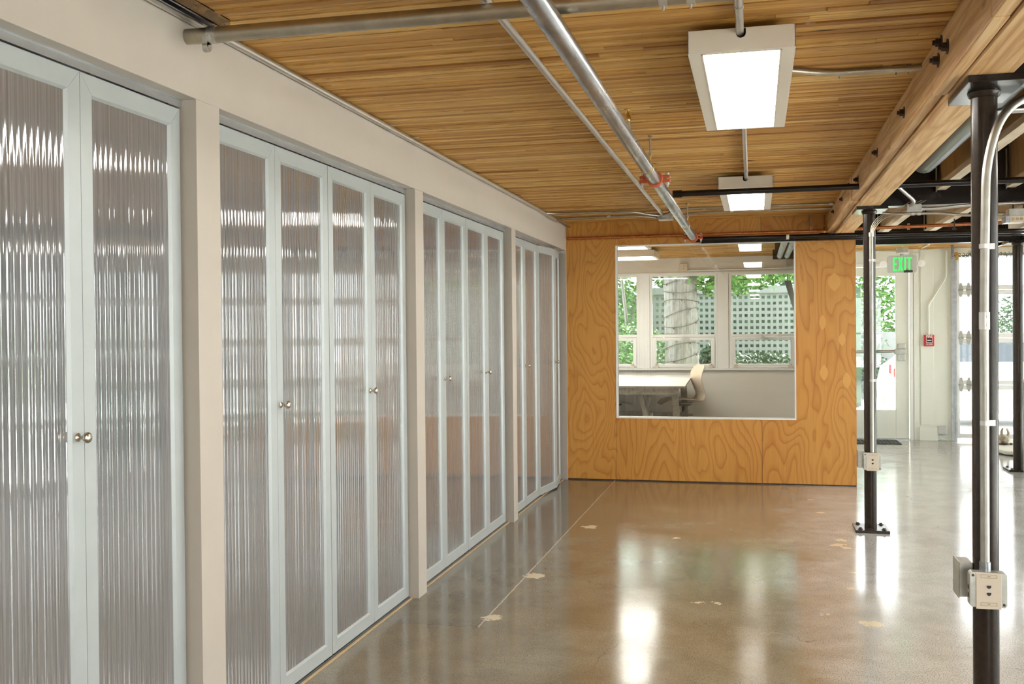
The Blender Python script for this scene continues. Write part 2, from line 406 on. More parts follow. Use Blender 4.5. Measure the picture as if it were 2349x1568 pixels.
b.box(wl-.001, wl+t_, YP-.004, YP+.12, wb, wt); b.box(wr-t_, wr+.001, YP-.004, YP+.12, wb, wt); b.box(wl+t_, wr-t_, YP-.004, YP+.12, wb-.001, wb+t_); b.box(wl+t_, wr-t_, YP-.004, YP+.12, wt-t_*.6, wt+.001)
b.build('window_frame', M['winfr'], wn)
MB().box(wl+t_, wr-t_, YP+.05, YP+.056, wb+t_, wt-t_*.6).build('glass_pane', M['glass'], wn)

# far wall of the room behind the plywood, three awning windows
Y2 = 14.95
X_ = [(-2.55, -1.68), (-1.52, -.55), (-.385, .56)]
b = MB(); b.box(-2.7, .9, Y2, Y2+.12, 0, .88); b.box(-2.7, .9, Y2, Y2+.12, 2.26, HC)
for a, e in ((-2.7, -2.55), (-1.68, -1.52), (-.55, -.385), (.56, .9)): b.box(a, e, Y2, Y2+.12, .88, 2.26)
b.box(-2.7, -2.6, YP+.1, Y2, 0, HC)
struct(b.build('wall_far', M['wallf']))
b = MB(); b.box(-2.6, .8, Y2-.05, Y2, .855, .885); struct(b.build('trim_2', M['winfr'], bevel=.003))
b = MB(); b.box(-2.6, .8, Y2-.02, Y2, 2.25, 2.275)
for x in (-1.60, -.467): b.box(x-.075, x+.075, Y2-.015, Y2, .885, 2.25)
struct(b.build('trim_3', M['winfr']))
for i, (a, e) in enumerate(X_):
    wn = sroot('window_%d' % (i+2), ((a+e)/2, Y2, .885)); b = MB(); y0, y1 = Y2+.0, Y2+.06
    b.box(a, a+.035, y0, y1, .885, 2.255); b.box(e-.035, e, y0, y1, .885, 2.255); b.box(a+.035, e-.035, y0, y1, 2.225, 2.255); b.box(a+.035, e-.035, y0, y1, 1.335, 1.375)
    b.box(a+.035, e-.035, y0, y1, .885, .90)
    b.build('window_frame', M['winfr'], wn, bevel=.004)
    s_ = MB(); y0 -= .015; q0, q1 = a+.035, e-.035
    s_.box(q0, q0+.055, y0, y1-.02, .90, 1.33); s_.box(q1-.055, q1, y0, y1-.02, .90, 1.33); s_.box(q0+.055, q1-.055, y0, y1-.02, 1.285, 1.33); s_.box(q0+.055, q1-.055, y0, y1-.02, .902, .945)
    s_.build('awning_sash', M['winfr'], wn, bevel=.004)
    g = MB(); g.box(a+.035, e-.035, Y2+.03, Y2+.034, 1.375, 2.225); g.box(q0+.055, q1-.055, Y2+.02, Y2+.024, .945, 1.285); g.build('glass_pane', M['glass'], wn)
    h = MB(); xm = (a+e)/2; h.tube([(xm, y0, 1.335), (xm, y0-.035, 1.335)], .02, 10); h.box(xm-.03, xm+.09, y0-.04, y0-.025, 1.310, 1.322); h.build('crank_handle', M['box'], wn)
    for xx in (q0+.06, q1-.06):
        k = MB(); k.box(xx-.03, xx+.03, y0-.03, y0, .888, .925); k.lathe([(0, .012), (.015, .02), (.03, .012)], (xx, y0-.015, .925), (0, 0, 1), 10); k.build('sash_latch', M['plate'], wn)

# entrance wall with glazed door and sectional glass door
Y3 = 13.85
b = MB(); b.box(.8829, .95, Y3, Y3+.14, 0, 2.45); b.box(.95, 1.96, Y3, Y3+.14, 2.27, 2.45); b.box(1.958, 2.45, Y3, Y3+.14, 0, 2.45); b.box(2.45, 4.0, Y3, Y3+.14, 2.37, 2.45)
b.box(2.044, 2.20, Y3-.012, Y3, .2, 2.44); b.box(1.96, 2.02, Y3-.02, Y3, 0, 2.40)
struct(b.build('wall_entrance', M['patchw'], bevel=.002))
struct(MB().box(2.02, 2.24, Y3-.05, Y3, 0, .175).build('baseboard_entrance', M['patchw'], bevel=.003))
dr = sroot('door_1', (1.43, Y3, 0)); b = MB()
b.box(.95, .985, Y3-.01, Y3+.1, 0, 2.27); b.box(1.915, 1.955, Y3-.015, Y3+.1, 0, 2.27); b.box(.95, 1.955, Y3-.015, Y3+.1, 2.235, 2.27); b.build('door_frame', M['winfr'], dr)
b = MB(); y0, y1 = Y3+.01, Y3+.055
b.box(.99, 1.12, y0, y1, .015, 2.23); b.box(1.742, 1.905, y0, y1, .015, 2.23); b.box(1.12, 1.742, y0, y1, 2.113, 2.23); b.box(1.12, 1.742, y0, y1, .015, .385)
b.build('door_leaf', M['patchw'], dr, bevel=.006)
MB().box(1.12, 1.742, y0+.015, y0+.02, .385, 2.113).build('glass_pane', M['glass'], dr)
b = MB(); b.tube([(1.02, y0-.075, 1.135), (1.72, y0-.075, 1.145)], [.02, .02], 12); b.box(1.0, 1.05, y0-.09, y0, 1.11, 1.17); b.build('push_bar', M['box'], dr)
b = MB(); b.box(1.765, 1.855, y0-.05, y0, 1.02, 1.24); b.box(1.72, 1.86, y0-.10, y0-.03, 1.105, 1.175); b.build('lock_case', M['box'], dr, bevel=.006)
MB().box(.99, 1.91, Y3-.02, Y3+.1, 0, .014).build('threshold', M['track'], dr)
gd = sroot('door_2', (3.2, Y3, 0)); y0, y1 = Y3+.03, Y3+.07
for i, (z0, z1) in enumerate(((.03, .71), (.71, 1.305), (1.305, 1.915), (1.915, 2.40))):
    b = MB(); xs = [2.47, 3.42, 3.98]
    for x in xs[:-1]: b.box(x, x+.045, y0, y1, z0, z1)
    b.box(3.935, 3.98, y0, y1, z0, z1); b.box(2.515, 3.42, y0, y1, z0+.004, z0+.06); b.box(2.515, 3.42, y0, y1, z1-.06, z1-.004); b.box(3.465, 3.935, y0, y1, z0+.004, z0+.06); b.box(3.465, 3.935, y0, y1, z1-.06, z1-.004)
    p = b.build('door_section', M['winfr'], gd, bevel=.002)
    g = MB(); g.box(2.515, 3.42, y0+.015, y0+.02, z0+.06, z1-.06); g.box(3.465, 3.935, y0+.015, y0+.02, z0+.06, z1-.06); g.build('glass_pane', M['glass'], p)
for z in (.71, 1.305, 1.915):
    for x in (2.53, 2.62):
        k = MB(); k.prism([(x-.032, z), (x-.012, z+.095), (x+.012, z+.095), (x+.032, z), (x+.012, z-.085), (x-.012, z-.085)], 1, y0-.006, y0-.001)
        k.tube([(x-.03, y0-.01, z), (x+.03, y0-.01, z)], .008, 8); k.build('hinge', M['box'], gd)
b = MB(); b.box(2.45, 2.47, Y3-.05, Y3+.03, 0, 2.38); b.box(2.405, 2.45, Y3-.03, Y3+.0, 0, 2.40); b.build('side_track', M['track'], gd)
b = MB(); b.tube([(2.34, 13.3, 2.31), (3.9, 13.3, 2.33)], .014, 10); b.box(2.32, 2.34, 13.26, 13.34, 2.27, 2.45)
for k in range(46):
    pass
pts = []
for k in range(300):
    a = k/300*2*PI*26; x = 2.40+k/300*1.2; pts.append((x, 13.3+.030*math.cos(a), 2.315+.030*math.sin(a)))
b.tube(pts, .006, 5); b.build('torsion_spring', M['galv'], gd)
b = MB(); b.tube([(2.36, 13.3, 2.31), (2.39, 13.3, 2.31)], .05, 16); b.build('cable_drum', M['brass'], gd)
b = MB(); b.box(2.60, 2.64, 10.6, 13.8, 2.34, 2.37); b.box(2.60, 2.61, 10.6, 13.8, 2.34, 2.40); b.build('ceiling_track', M['track'], gd)

# right side of the room (outside the frame): glazed wall, and the wall behind the camera
b = MB(); b.box(3.9, 4.0, -4.5, 13.99, 2.3, 2.75)
for y in range(-4, 15, 3): b.box(3.88, 4.0, y-.1, y+.1, 0, 2.3)
struct(b.build('wall_right', M['wall']))
rw = sroot('window_8', (3.94, 5, 0)); b = MB()
for k in range(31):
    y = -4+k*.6; b.box(3.92, 3.96, y-.025, y+.025, 0, 2.3)
for z in (0.04, .6, 1.2, 1.8, 2.26): b.box(3.92, 3.96, -4.5, 13.99, z-.04, z+.04)
b.build('window_frame', M['track'], rw); MB().box(3.938, 3.942, -4.5, 13.99, .04, 2.26).build('glass_pane', M['glass'], rw)
b = MB(); b.box(-2.6, 1.3, -4.6, -4.5, 0, 2.8); b.box(3.7, 4.0, -4.6, -4.5, 0, 2.8); b.box(1.3, 3.7, -4.6, -4.5, 2.35, 2.8); b.box(1.3, 3.7, -4.6, -4.5, 0, .25)
struct(b.build('wall_behind', M['wall']))
rw = sroot('window_9', (2.5, -4.55, .25)); b = MB()
for x in (1.3, 2.5, 3.65): b.box(x, x+.05, -4.58, -4.53, .25, 2.35)
b.box(1.3, 3.7, -4.58, -4.53, 1.25, 1.30); b.build('window_frame', M['winfr'], rw); MB().box(1.3, 3.7, -4.556, -4.552, .25, 2.35).build('glass_pane', M['glass'], rw)

# ------------------------------------------------------------------ closet doors
LW, LZ0, LZ1 = .5085, .014, 2.190
def leaf_meshes(w):
    """door leaf in local coordinates: y 0..w, face at x=0"""
    st = .052; g = .0010; out = []
    b = MB()
    O = [(g, LZ0), (w-g, LZ0), (w-g, LZ1), (g, LZ1)]; I = [(st, LZ0+st+.004), (w-st, LZ0+st+.004), (w-st, LZ1-st-.004), (st, LZ1-st-.004)]
    for k in range(4):
        a, c = O[k], O[(k+1) % 4]; d, e = I[(k+1) % 4], I[k]
        # shrink the mitres a hair so the joint line shows
        u = Vector((c[0]-a[0], c[1]-a[1])).normalized()*.0005
        a = (a[0]+u.x, a[1]+u.y); c = (c[0]-u.x, c[1]-u.y); d = (d[0]-u.x, d[1]-u.y); e = (e[0]+u.x, e[1]+u.y)
        ce = lambda p: (w/2+(p[0]-w/2)*(1-.012/(w/2)*.9), (LZ0+LZ1)/2+(p[1]-(LZ0+LZ1)/2)*(1-.0075/((LZ1-LZ0)/2)))
        d2, e2 = ce(d), ce(e)
        X0, X1, XB = 0., -.009, -.030
        vs = [(X0, *a), (X0, *c), (X0, *d), (X0, *e), (X1, *d2), (X1, *e2), (XB, *a), (XB, *c), (XB, *d2), (XB, *e2)]
        fs = [(0, 1, 2, 3), (3, 2, 4, 5), (5, 4, 8, 9), (6, 9, 8, 7), (0, 6, 7, 1), (1, 7, 8, 4, 2), (0, 3, 5, 9, 6)]
        b.add(vs, fs)
    fr = b.data('door_leaf', M['frame'])
    b = MB(); y0, y1 = st-.004, w-st+.004; z0, z1 = LZ0+st, LZ1-st; N = 160; pitch = (y1-y0)/17
    rnd = random.Random(3)
    vs = []; am = [rnd.uniform(.6, 1.25) for _ in range(40)]
    for i in range(N+1):
        y = y0+(y1-y0)*i/N; ph = (y-y0)/pitch; a = am[int(ph)]
        x = -.010+.00085*a*(.5-.5*math.cos(2*PI*ph))+.00012*math.sin(2*PI*ph*3)
        vs += [(x, y, z0), (x, y, z1)]
    fs = [(2*i, 2*i+2, 2*i+3, 2*i+1) for i in range(N)]
    k = len(vs); vs += [(-.022, y0, z0), (-.022, y0, z1), (-.022, y1, z0), (-.022, y1, z1)]
    fs += [(k, k+1, k+3, k+2), (0, 1, k+1, k), (2*N, k+2, k+3, 2*N+1)]
    b.add(vs, fs); b.sm = True; pn = b.data('translucent_panel', M['poly'])
    return fr, pn
FR, PN = leaf_meshes(LW)
kb = MB(); kb.lathe([(0, .012), (.003, .0125), (.006, .008), (.010, .0055), (.018, .0055), (.022, .010), (.027, .0150), (.033, .0158), (.038, .013), (.041, .007), (.042, .0005)], (0, 0, 0), (1, 0, 0), 24)
KN = kb.data('door_knob', M['nickel'])
gb = MB(); gb.box(-.028, -.008, -.014, .014, 0, .012); gb.box(-.010, -.004, -.008, .010, .004, .020); GB = gb.data('roller_bracket', M['nickel'])
pb = MB(); pb.box(-.028, -.002, -.02, .02, -.010, .004); pb.box(-.022, -.004, .02, .05, -.008, .001); PBm = pb.data('pivot_block', M['blk'])
def mesh_obj(name, me, parent, loc=(0, 0, 0), rot=0.):
    o = bpy.data.objects.new(name, me); COL.objects.link(o); o.parent = parent; o.location = loc; o.rotation_euler = (0, 0, rot); return o
ords = ['nearest', 'second', 'third', 'farthest']
for i, (ya, yb) in enumerate(OPEN):
    for j in (0, 1):
        y0 = ya+.008+j*(2*LW+.003)
        fold = (i == 3 and j == 1)
        if j == 0: where = {0: 'near half of nearest opening, cut off by the left edge', 1: 'near half of the second opening, beyond the widest pillar', 2: 'near half of the third opening', 3: 'near half of the farthest opening'}[i]
        else: where = {0: 'far half of nearest opening, left of the widest pillar', 1: 'far half of the second opening', 2: 'far half of the third opening', 3: 'far half of last opening, slightly folded out at plywood wall'}[i]
        root = thing('bifold_door', 'ribbed translucent folding closet door, '+where, 'door', (DX, y0, 0), 'translucent folding closet doors along the left wall')
        ang = math.asin(.062/LW) if fold else 0.
        la = mesh_obj('door_leaf', FR, root, (0, 0, 0), -ang)
        lb = mesh_obj('door_leaf', FR, root, (LW*math.sin(ang), LW*math.cos(ang), 0), ang)
        for l in (la, lb): mesh_obj('translucent_panel', PN, l)
        kl, ky = (lb, .030) if j == 0 else (la, LW-.030)
        mesh_obj('door_knob', KN, kl, (0, ky, 1.163))
        mesh_obj('roller_bracket', GB, la, (0, .05 if j == 0 else .05, LZ1)); mesh_obj('roller_bracket', GB, lb, (0, LW-.05, LZ1)); mesh_obj('roller_bracket', GB, la if j == 0 else lb, (0, LW-.06 if j == 0 else .06, LZ1))
        mesh_obj('pivot_block', PBm, lb if j == 0 else la, (0, LW-.05 if j == 0 else .04, LZ0))
    # head track and floor track
    b = MB(); b.box(DX-.034, DX+.006, ya, yb, HH-.004, HH); b.box(DX-.002, DX+.002, ya, yb, HH-.028, HH-.004); b.box(DX-.034, DX-.030, ya, yb, HH-.028, HH-.004)
    b.box(DX-.022, DX-.012, ya, yb, HH-.024, HH-.004)
    one(b, 'door_head_track', M['track'], 'aluminium track over the closet doors in the %s opening' % ords[i], 'track', group='closet door tracks')
    b = MB(); b.box(DX-.034, DX+.004, ya, yb, 0, .003); b.box(DX+.000, DX+.004, ya, yb, .003, .009); b.box(DX-.034, DX-.030, ya, yb, .003, .009)
    one(b, 'floor_track', M['track'], 'metal guide track on the floor under the %s closet doors' % ords[i], 'track', group='closet floor tracks')
    b = MB(); b.box(DX+.010, DX+.020, ya, yb, 0, .006)
    one(b, 'threshold_strip', M['tan'], 'thin tan strip on the floor before the %s closet doors' % ords[i], 'strip', group='closet threshold strips')

# ------------------------------------------------------------------ timber beam with bolts
bx = thing('timber_beam', 'long bolted timber ceiling beam resting on the two round columns', 'beam', (.74, 5, 2.30))
zs = [(-4.5, 3.06, 2.308), (3.06, 4.03, 2.305), (4.03, 5.24, 2.322), (5.24, 7.30, 2.322)]
for (a, e, z) in zs: MB().box(.64, .690, a, e, z, HC).build('side_plank', M['beam'], bx, bevel=.006)
MB().box(.634, .690, 7.30, 7.46, 2.316, HC).build('splice_block', M['beam'], bx, bevel=.004)
MB().box(.632, .694, 7.46, YP+.5, 2.325, HC).build('side_plank', M['beam'], bx, bevel=.006)
MB().box(.694, .850, -4.5, 7.70, 2.303, 2.74).build('main_timber', M['beam'], bx, bevel=.006)
MB().box(.698, .850, 7.70, 11.2, 2.303, 2.74).build('main_timber', M['beam'], bx, bevel=.006)
for (y, z) in ((3.72, 2.405), (3.84, 2.452), (3.90, 2.405), (4.77, 2.398), (5.79, 2.393), (6.85, 2.399), (7.40, 2.44), (7.98, 2.414), (8.83, 2.415)):
    k = MB(); k.lathe([(0, .026), (.003, .026)], (.64, y, z), (-1, 0, 0), 20); k.lathe([(.003, .0150), (.020, .0150)], (.64, y, z), (-1, 0, 0), 6)
    k.lathe([(.02, .009), (.030, .009)], (.64, y, z), (-1, 0, 0), 10); k.build('bolt', M['bolt'], bx)

# ------------------------------------------------------------------ round columns
def column(x, y, r, label, cap, zc=2.303, base=True, conduit=None, box=None):
    c_ = thing('round_column', label, 'column', (x, y, 0), 'dark round steel columns')
    b = MB(); b.tube([(x, y, .02), (x, y, zc-.04)], r, 32); b.build('shaft', M['colp'], c_)
    b = MB(); b.lathe([(0, r+.012), (.014, r+.008), (.02, r)], (x, y, zc-.025), (0, 0, -1), 32); b.build('cap_collar', M['colp'], c_)
    x0, x1, y0, y1, th = cap
    MB().box(x0, x1, y0, y1, zc-.024, zc).build('cap_plate', M['black'], c_, bevel=.002)
    if base:
        MB().box(x-.115, x+.115, y-.14, y+.14, 0, .02).build('base_plate', M['colp'], c_, bevel=.002)
        for sx in (-1, 1):
            for sy in (-1, 1):
                k = MB(); k.lathe([(0, .018), (.003, .018)], (x+sx*.08, y+sy*.10, .02), (0, 0, 1), 14); k.lathe([(.003, .011), (.013, .011)], (x+sx*.08, y+sy*.10, .02), (0, 0, 1), 6); k.build('anchor_bolt', M['bolt'], c_)
    return c_
column(.79, 3.90, .0435, 'dark round steel column nearest the camera at the right', (.705, .895, 3.72, 4.10, 0))
MB().box(.712, .89, 3.73, 4.09, 2.2995, 2.303)
column(.789, 7.66, .0425, 'dark round steel column on a bolted plate, right of plywood wall', (.69, .90, 7.50, 7.84, 0))
column(2.555, 11.1, .047, 'dark round steel column farthest back, at the right edge', (2.44, 2.67, 10.95, 11.25, 0))

def outlet(cx, cy, cz, tilt, label, w=.122):
    t = thing('junction_box', label, 'outlet box', (cx, cy, cz))
    h = w/2; d = .042
    b = MB(); b.prism([(cx-h+.008, cz), (cx+h-.008, cz), (cx+h, cz+.008), (cx+h, cz+w-.008), (cx+h-.008, cz+w), (cx-h+.008, cz+w), (cx-h, cz+w-.008), (cx-h, cz+.008)], 1, cy-d, cy); b.build('box_body', M['box'], t, bevel=.002)
    for sx in (-1, 1):
        for zz in (.03, .058): MB().box(cx+sx*h-.001, cx+sx*h+.001, cy-.03, cy-.012, cz+zz, cz+zz+.015).build('knockout', M['bolt'], t)
    pw = .041; p0, p1 = cz-.004, cz+w-.001
    MB().box(cx-pw, cx+pw, cy-d-.006, cy-d, p0, p1).build('cover_plate', M['plate'], t, bevel=.0015)
    for k in (0, 1):
        z = cz+w*.5+.013-k*.025
        j = MB(); j.prism([(cx-.007, z+.004), (cx+.007, z+.004), (cx+.007, z-.001), (cx+.003, z-.006), (cx-.003, z-.006), (cx-.007, z-.001)], 1, cy-d-.0075, cy-d-.004); j.build('data_jack', M['blk'], t)
    for z in (p0+.012, p1-.016):
        f_ = MB(); f_.box(cx-.026, cx+.026, cy-d-.0075, cy-d-.006, z-.0006, z+.0002); f_.box(cx-.026, cx+.026, cy-d-.0075, cy-d-.006, z+.0100, z+.0108)
        f_.box(cx-.026, cx-.0252, cy-d-.0075, cy-d-.006, z, z+.0108); f_.box(cx+.0252, cx+.026, cy-d-.0075, cy-d-.006, z, z+.0108)
        f_.box(cx-.004, cx+.004, cy-d-.0075, cy-d-.006, z+.004, z+.0062)
        f_.build('label_holder', M['tan'], t)
    for (sx, sz) in ((-1, 1), (1, -1)):
        k = MB(); k.lathe([(0, .005), (.004, .004)], (cx+sx*(h-.011), cy-d, cz+w/2+sz*(h-.011)), (0, -1, 0), 8); k.build('screw', M['bolt'], t)
outlet(.779, 3.845, .473, 0, 'beige data outlet box strapped low on the nearest column')
outlet(.794, 7.61, .440, 0, 'beige data outlet box strapped on the column by plywood wall')
b = MB(); b.box(.700, .745, 3.89, 3.99, .485, .607); b.box(.697, .700, 3.885, 3.995, .48, .612)
one(b, 'junction_box', M['box'], 'bare steel box on the left side of the nearest column', 'outlet box', bevel=.002)
b = MB(); b.box(.70, .746, 7.62, 7.72, .450, .572)
one(b, 'junction_box', M['box'], 'bare steel box on the left side of the plated column', 'outlet box', bevel=.002)

def strap(mb, x, y, z, r, ear=1):
    mb.tube([(x, y, z-.008), (x, y, z+.008)], r+.002, 16); mb.box(x+ear*r, x+ear*(r+.020), y+.004, y+.009, z-.010, z+.010)
# conduit on column 1
t = thing('conduit', 'grey conduit running up the nearest column and bending right', 'conduit', (.773, 3.83, .6))
b = MB(); b.tube(arc([(.773, 3.828, .59), (.773, 3.828, 1.5), (.781, 3.828, 2.02), (.835, 3.84, 2.20), (.99, 3.95, 2.29), (1.5, 4.2, 2.33)], .12, 8), .0152, 16); b.build('pipe', M['emtc'], t)
for z in (1.73, 1.113): 
    b = MB(); strap(b, .7745, 3.828, z, .0152); b.build('pipe_strap', M['emt'], t)
b = MB(); b.tube([(.774, 3.828, 1.44), (.774, 3.828, 1.50)], .0180, 16); b.lathe([(0, .004), (.006, .004)], (.78, 3.812, 1.455), (0, -1, 0), 8); b.lathe([(0, .004), (.006, .004)], (.78, 3.812, 1.485), (0, -1, 0), 8); b.build('coupling', M['emt'], t)
b = MB(); b.tube([(.773, 3.828, .594), (.773, 3.828, .628)], .0190, 16); b.build('connector', M['galv'], t)
t = thing('conduit', 'grey conduit curving out behind the head of nearest column', 'conduit', (.84, 3.95, 2.18))
b = MB(); b.tube(arc([(.80, 4.06, 2.13), (.815, 4.05, 2.215), (.87, 4.05, 2.242), (1.5, 4.05, 2.245)], .06, 8), .0125, 14); b.build('pipe', M['emt'], t)
# conduit on column 2
t = thing('conduit', 'grey conduit clipped up the column beside the plywood wall', 'conduit', (.794, 7.6, .56))
b = MB(); b.tube([(.794, 7.603, .56), (.7945, 7.603, .9), (.796, 7.603, 2.12)], .0135, 14); b.build('pipe', M['emtc'], t)
for z in (1.928, 1.074): b = MB(); strap(b, .796, 7.603, z, .0135); b.build('pipe_strap', M['emt'], t)
b = MB(); b.tube([(.796, 7.603, 2.095), (.796, 7.603, 2.125)], .0175, 14); b.build('end_bushing', M['emt'], t)
for k in range(4):
    b = MB(); b.tube(arc([(.790+.004*k, 7.603, 2.11), (.795+.008*k, 7.60, 2.17-.006*k), (.84+.01*k, 7.58, 2.235-.006*k), (.96+.02*k, 7.55, 2.275-.002*k), (1.06+.03*k, 7.52, 2.33)], .08, 6), .0032, 6)
    one(b, 'cable', M['emt2'], 'thin grey cable looping from the conduit of the plated column, '+['highest of four', 'second highest of four', 'third highest of four', 'lowest of four'][k], 'cable', group='thin cables leaving the conduit at the plated column')

# ------------------------------------------------------------------ steel beams and joists on the right
for (y, lab) in ((3.90, 'dark steel beam meeting the head of the nearest column'), (7.62, 'dark steel beam running right from the plated column'), (11.1, 'dark steel beam farthest back, above the entrance area')):
    b = MB(); x0 = .853
    b.box(x0, 3.95, y-.06, y+.06, 2.303, 2.313); b.box(x0, 3.95, y-.006, y+.006, 2.313, 2.70); b.box(x0, 3.95, y-.06, y+.06, 2.70, 2.712)
    one(b, 'steel_beam', M['black'], lab, 'beam', group='dark steel cross beams')
n = 0
spans = [(-4.4, 3.84, 'near the camera'), (3.96, 7.56, 'between the nearest and plated columns'), (7.68, 11.04, 'beyond the plated column')]
for si, (a, e, lab) in enumerate(spans):
    for k, x in enumerate((1.25, 1.695, 2.14, 2.585, 3.03, 3.475)):
        t = thing('ceiling_joist', 'wood ceiling joist %s, %s from the timber beam' % (lab, ['first', 'second', 'third', 'fourth', 'fifth', 'sixth'][k]), 'joist', (x, (a+e)/2, 2.40), 'joists hung between the steel beams')
        MB().box(x-.032, x+.032, a, e, 2.40, 2.438).build('bottom_flange', M['joistflange'], t)
        MB().box(x-.006, x+.006, a, e, 2.438, 2.70).build('web', M['osb'], t)
        MB().box(x-.032, x+.032, a, e, 2.70, 2.737).build('top_flange', M['joistflange'], t)
        for yy in (a+.02, e-.06):
            MB().box(x-.036, x-.0325, yy, yy+.04, 2.385, 2.66).build('joist_hanger', M['box'], t)
b = MB(); b.tube([(1.0, 3.97, 2.46), (1.0, 6.6, 2.46), (1.0, 6.75, 2.52), (1.0, 6.8, 2.7)], .075, 20)
one(b, 'drain_pipe', M['duct'], 'large dark drain pipe beside the timber beam above the column', 'pipe')

# ------------------------------------------------------------------ pendant-less ceiling fixtures
def fixture(x0, x1, y0, y1, z0, z1, label, lens='lens', notch=True, marg=.044):
    t = thing('ceiling_light', label, 'light', ((x0+x1)/2, (y0+y1)/2, z0), 'white box ceiling lights')
    b = MB(); wt_ = .004
    b.box(x0, x0+wt_, y0, y1, z0, z1); b.box(x1-wt_, x1, y0, y1, z0, z1); b.box(x0, x1, y1-wt_, y1, z0, z1); b.box(x0, x1, y0, y1, z1-.002, z1)
    xm = (x0+x1)/2
    if notch:
        r = .016; P_ = [(x0, z0), (x1, z0), (x1, z1), (xm+r, z1)]+[(xm+r*math.cos(a), z1-.018+r*math.sin(a)) for a in [-k*PI/10 for k in range(11)]]+[(xm-r, z1), (x0, z1)]
        b.prism(P_, 1, y0, y0+wt_)
    else: b.box(x0, x1, y0, y0+wt_, z0, z1)
    q = .020
    xa, xb, ya_, yb_ = x0+wt_, x1-wt_, y0+wt_, y1-wt_; b.box(xa, x0+marg, ya_, yb_, z0, z0+.006); b.box(x1-marg, xb, ya_, yb_, z0, z0+.006); b.box(x0+marg, x1-marg, ya_, y0+q, z0, z0+.006); b.box(x0+marg, x1-marg, y1-q, yb_, z0, z0+.006)
    b.build('housing', M['fix'], t, bevel=.0015)
    MB().box(x0+wt_, x1-wt_, y0+wt_, y1-wt_, z0+.014, z0+.018).build('light_block_plate', M['fix'], t)  # unseen plate added to block diffuser light and keep the notch dark
    MB().box(x0+marg, x1-marg, y0+q, y1-q, z0+.008, z0+.010).build('diffuser', M[lens], t)
    b = MB(); i0, i1, j0, j1 = x0+marg, x1-marg, y0+q, y1-q
    b.box(i0, i0+.006, j0, j1, z0-.001, z0+.008); b.box(i1-.006, i1, j0, j1, z0-.001, z0+.008); b.box(i0, i1, j0, j0+.005, z0-.001, z0+.008); b.box(i0, i1, j1-.005, j1, z0-.001, z0+.008)
    b.build('lens_frame', M['plate'], t)
fixture(-.222, .133, 3.505, 4.885, 2.385, 2.462, 'white box ceiling light nearest the camera, big and glowing')
fixture(-.243, .112, 6.90, 8.22, 2.383, 2.460, 'white box ceiling light crossed by the black pipe')
fixture(-2.5, -1.165, 11.08, 11.70, 2.37, 2.45, 'white ceiling light in the back room, upper of two', 'lens2', False, .03)
fixture(-2.5, -1.235, 12.78, 13.48, 2.37, 2.45, 'white ceiling light in the back room, lower of two', 'lens2', False, .03)
fixture(-.222, .133, .10, 1.48, 2.385, 2.462, 'added unseen box ceiling light just above the camera')  # out of view, added for door reflections and extra light
fixture(-.222, .133, -3.3, -1.92, 2.385, 2.462, 'added unseen box ceiling light far behind the camera')  # added out of view behind the camera for light and reflections
for yy, nn in ((-.5, 'nearest the camera'), (4.4, 'middle one'), (8.6, 'far one')): fixture(2.22, 2.54, yy, yy+1.38, 2.30, 2.377, 'added unseen box light under the joists right of the beam, '+nn)  # unseen lights added to strengthen door reflections and brighten the room

# ------------------------------------------------------------------ pipes and conduits on the ceiling
t = thing('sprinkler_pipe', 'large galvanised pipe under the ceiling running to plywood wall', 'pipe', (-.565, 5, 2.3))
b = MB(); b.tube([(-.565, -1.5, 2.345), (-.565, 9.55, 2.302)], .0345, 28); b.build('pipe', M['galv'], t)
def clampring(y, z):
    b = MB(); b.tube([(-.565, y-.024, z), (-.565, y+.024, z)], .047, 28)
    for s_ in (-1, 1):
        b.box(-.565+s_*.040, -.565+s_*.088, y-.018, y+.018, z+.004, z+.020); b.box(-.565+s_*.040, -.565+s_*.088, y-.018, y+.018, z-.020, z-.004)
    g = b.build('grooved_coupling', M['orange'], t, bevel=.004)
    for s_ in (-1, 1):
        k = MB(); k.tube([(-.565+s_*.072, y, z-.048), (-.565+s_*.072, y, z+.034)], .0055, 8); k.lathe([(0, .011), (.012, .011)], (-.565+s_*.072, y, z-.034), (0, 0, 1), 6); k.lathe([(0, .011), (.012, .011)], (-.565+s_*.072, y, z+.020), (0, 0, 1), 6); k.build('coupling_bolt', M['emt'], g)
clampring(5.90, 2.318); clampring(9.52, 2.302)
b = MB()
for (y, z) in ((5.45, 2.320), (8.45, 2.308), (2.2, 2.33)):
    h = thing('pipe_hanger', 'threaded rod ring hanger on the big pipe, %s' % {5.45: 'just before the middle red coupling', 8.45: 'just before the plywood wall', 2.2: 'nearest the camera'}[y], 'hanger', (-.545, y, z), 'rod hangers of the big pipe')
    b = MB(); b.tube([(-.545, y, z+.06), (-.545, y, HC-.002)], .0045, 8); b.lathe([(0, .011), (.015, .011)], (-.545, y, z+.058), (0, 0, 1), 6); b.lathe([(0, .015), (.012, .013)], (-.545, y, HC-.014), (0, 0, 1), 10); b.build('rod', M['emt2'], h)
    b = MB(); b.tube([(-.565+.0375*math.cos(a), y, z+.0375*math.sin(a)) for a in [PI/2+.5+k*(2*PI-1.0)/24 for k in range(25)]], .002, 6); b.tube([(-.583, y, z+.033), (-.545, y, z+.07)], .002, 6); b.tube([(-.547, y, z+.033), (-.54, y, z+.07)], .002, 6); b.build('ring', M['brass'], h)
t = bpy.data.objects['sprinkler_pipe']
b = MB(); b.tube([(-.565, 4.65, 2.345), (-.565, 4.65, 2.405)], .011, 12); b.build('riser_nipple', M['emt2'], t)
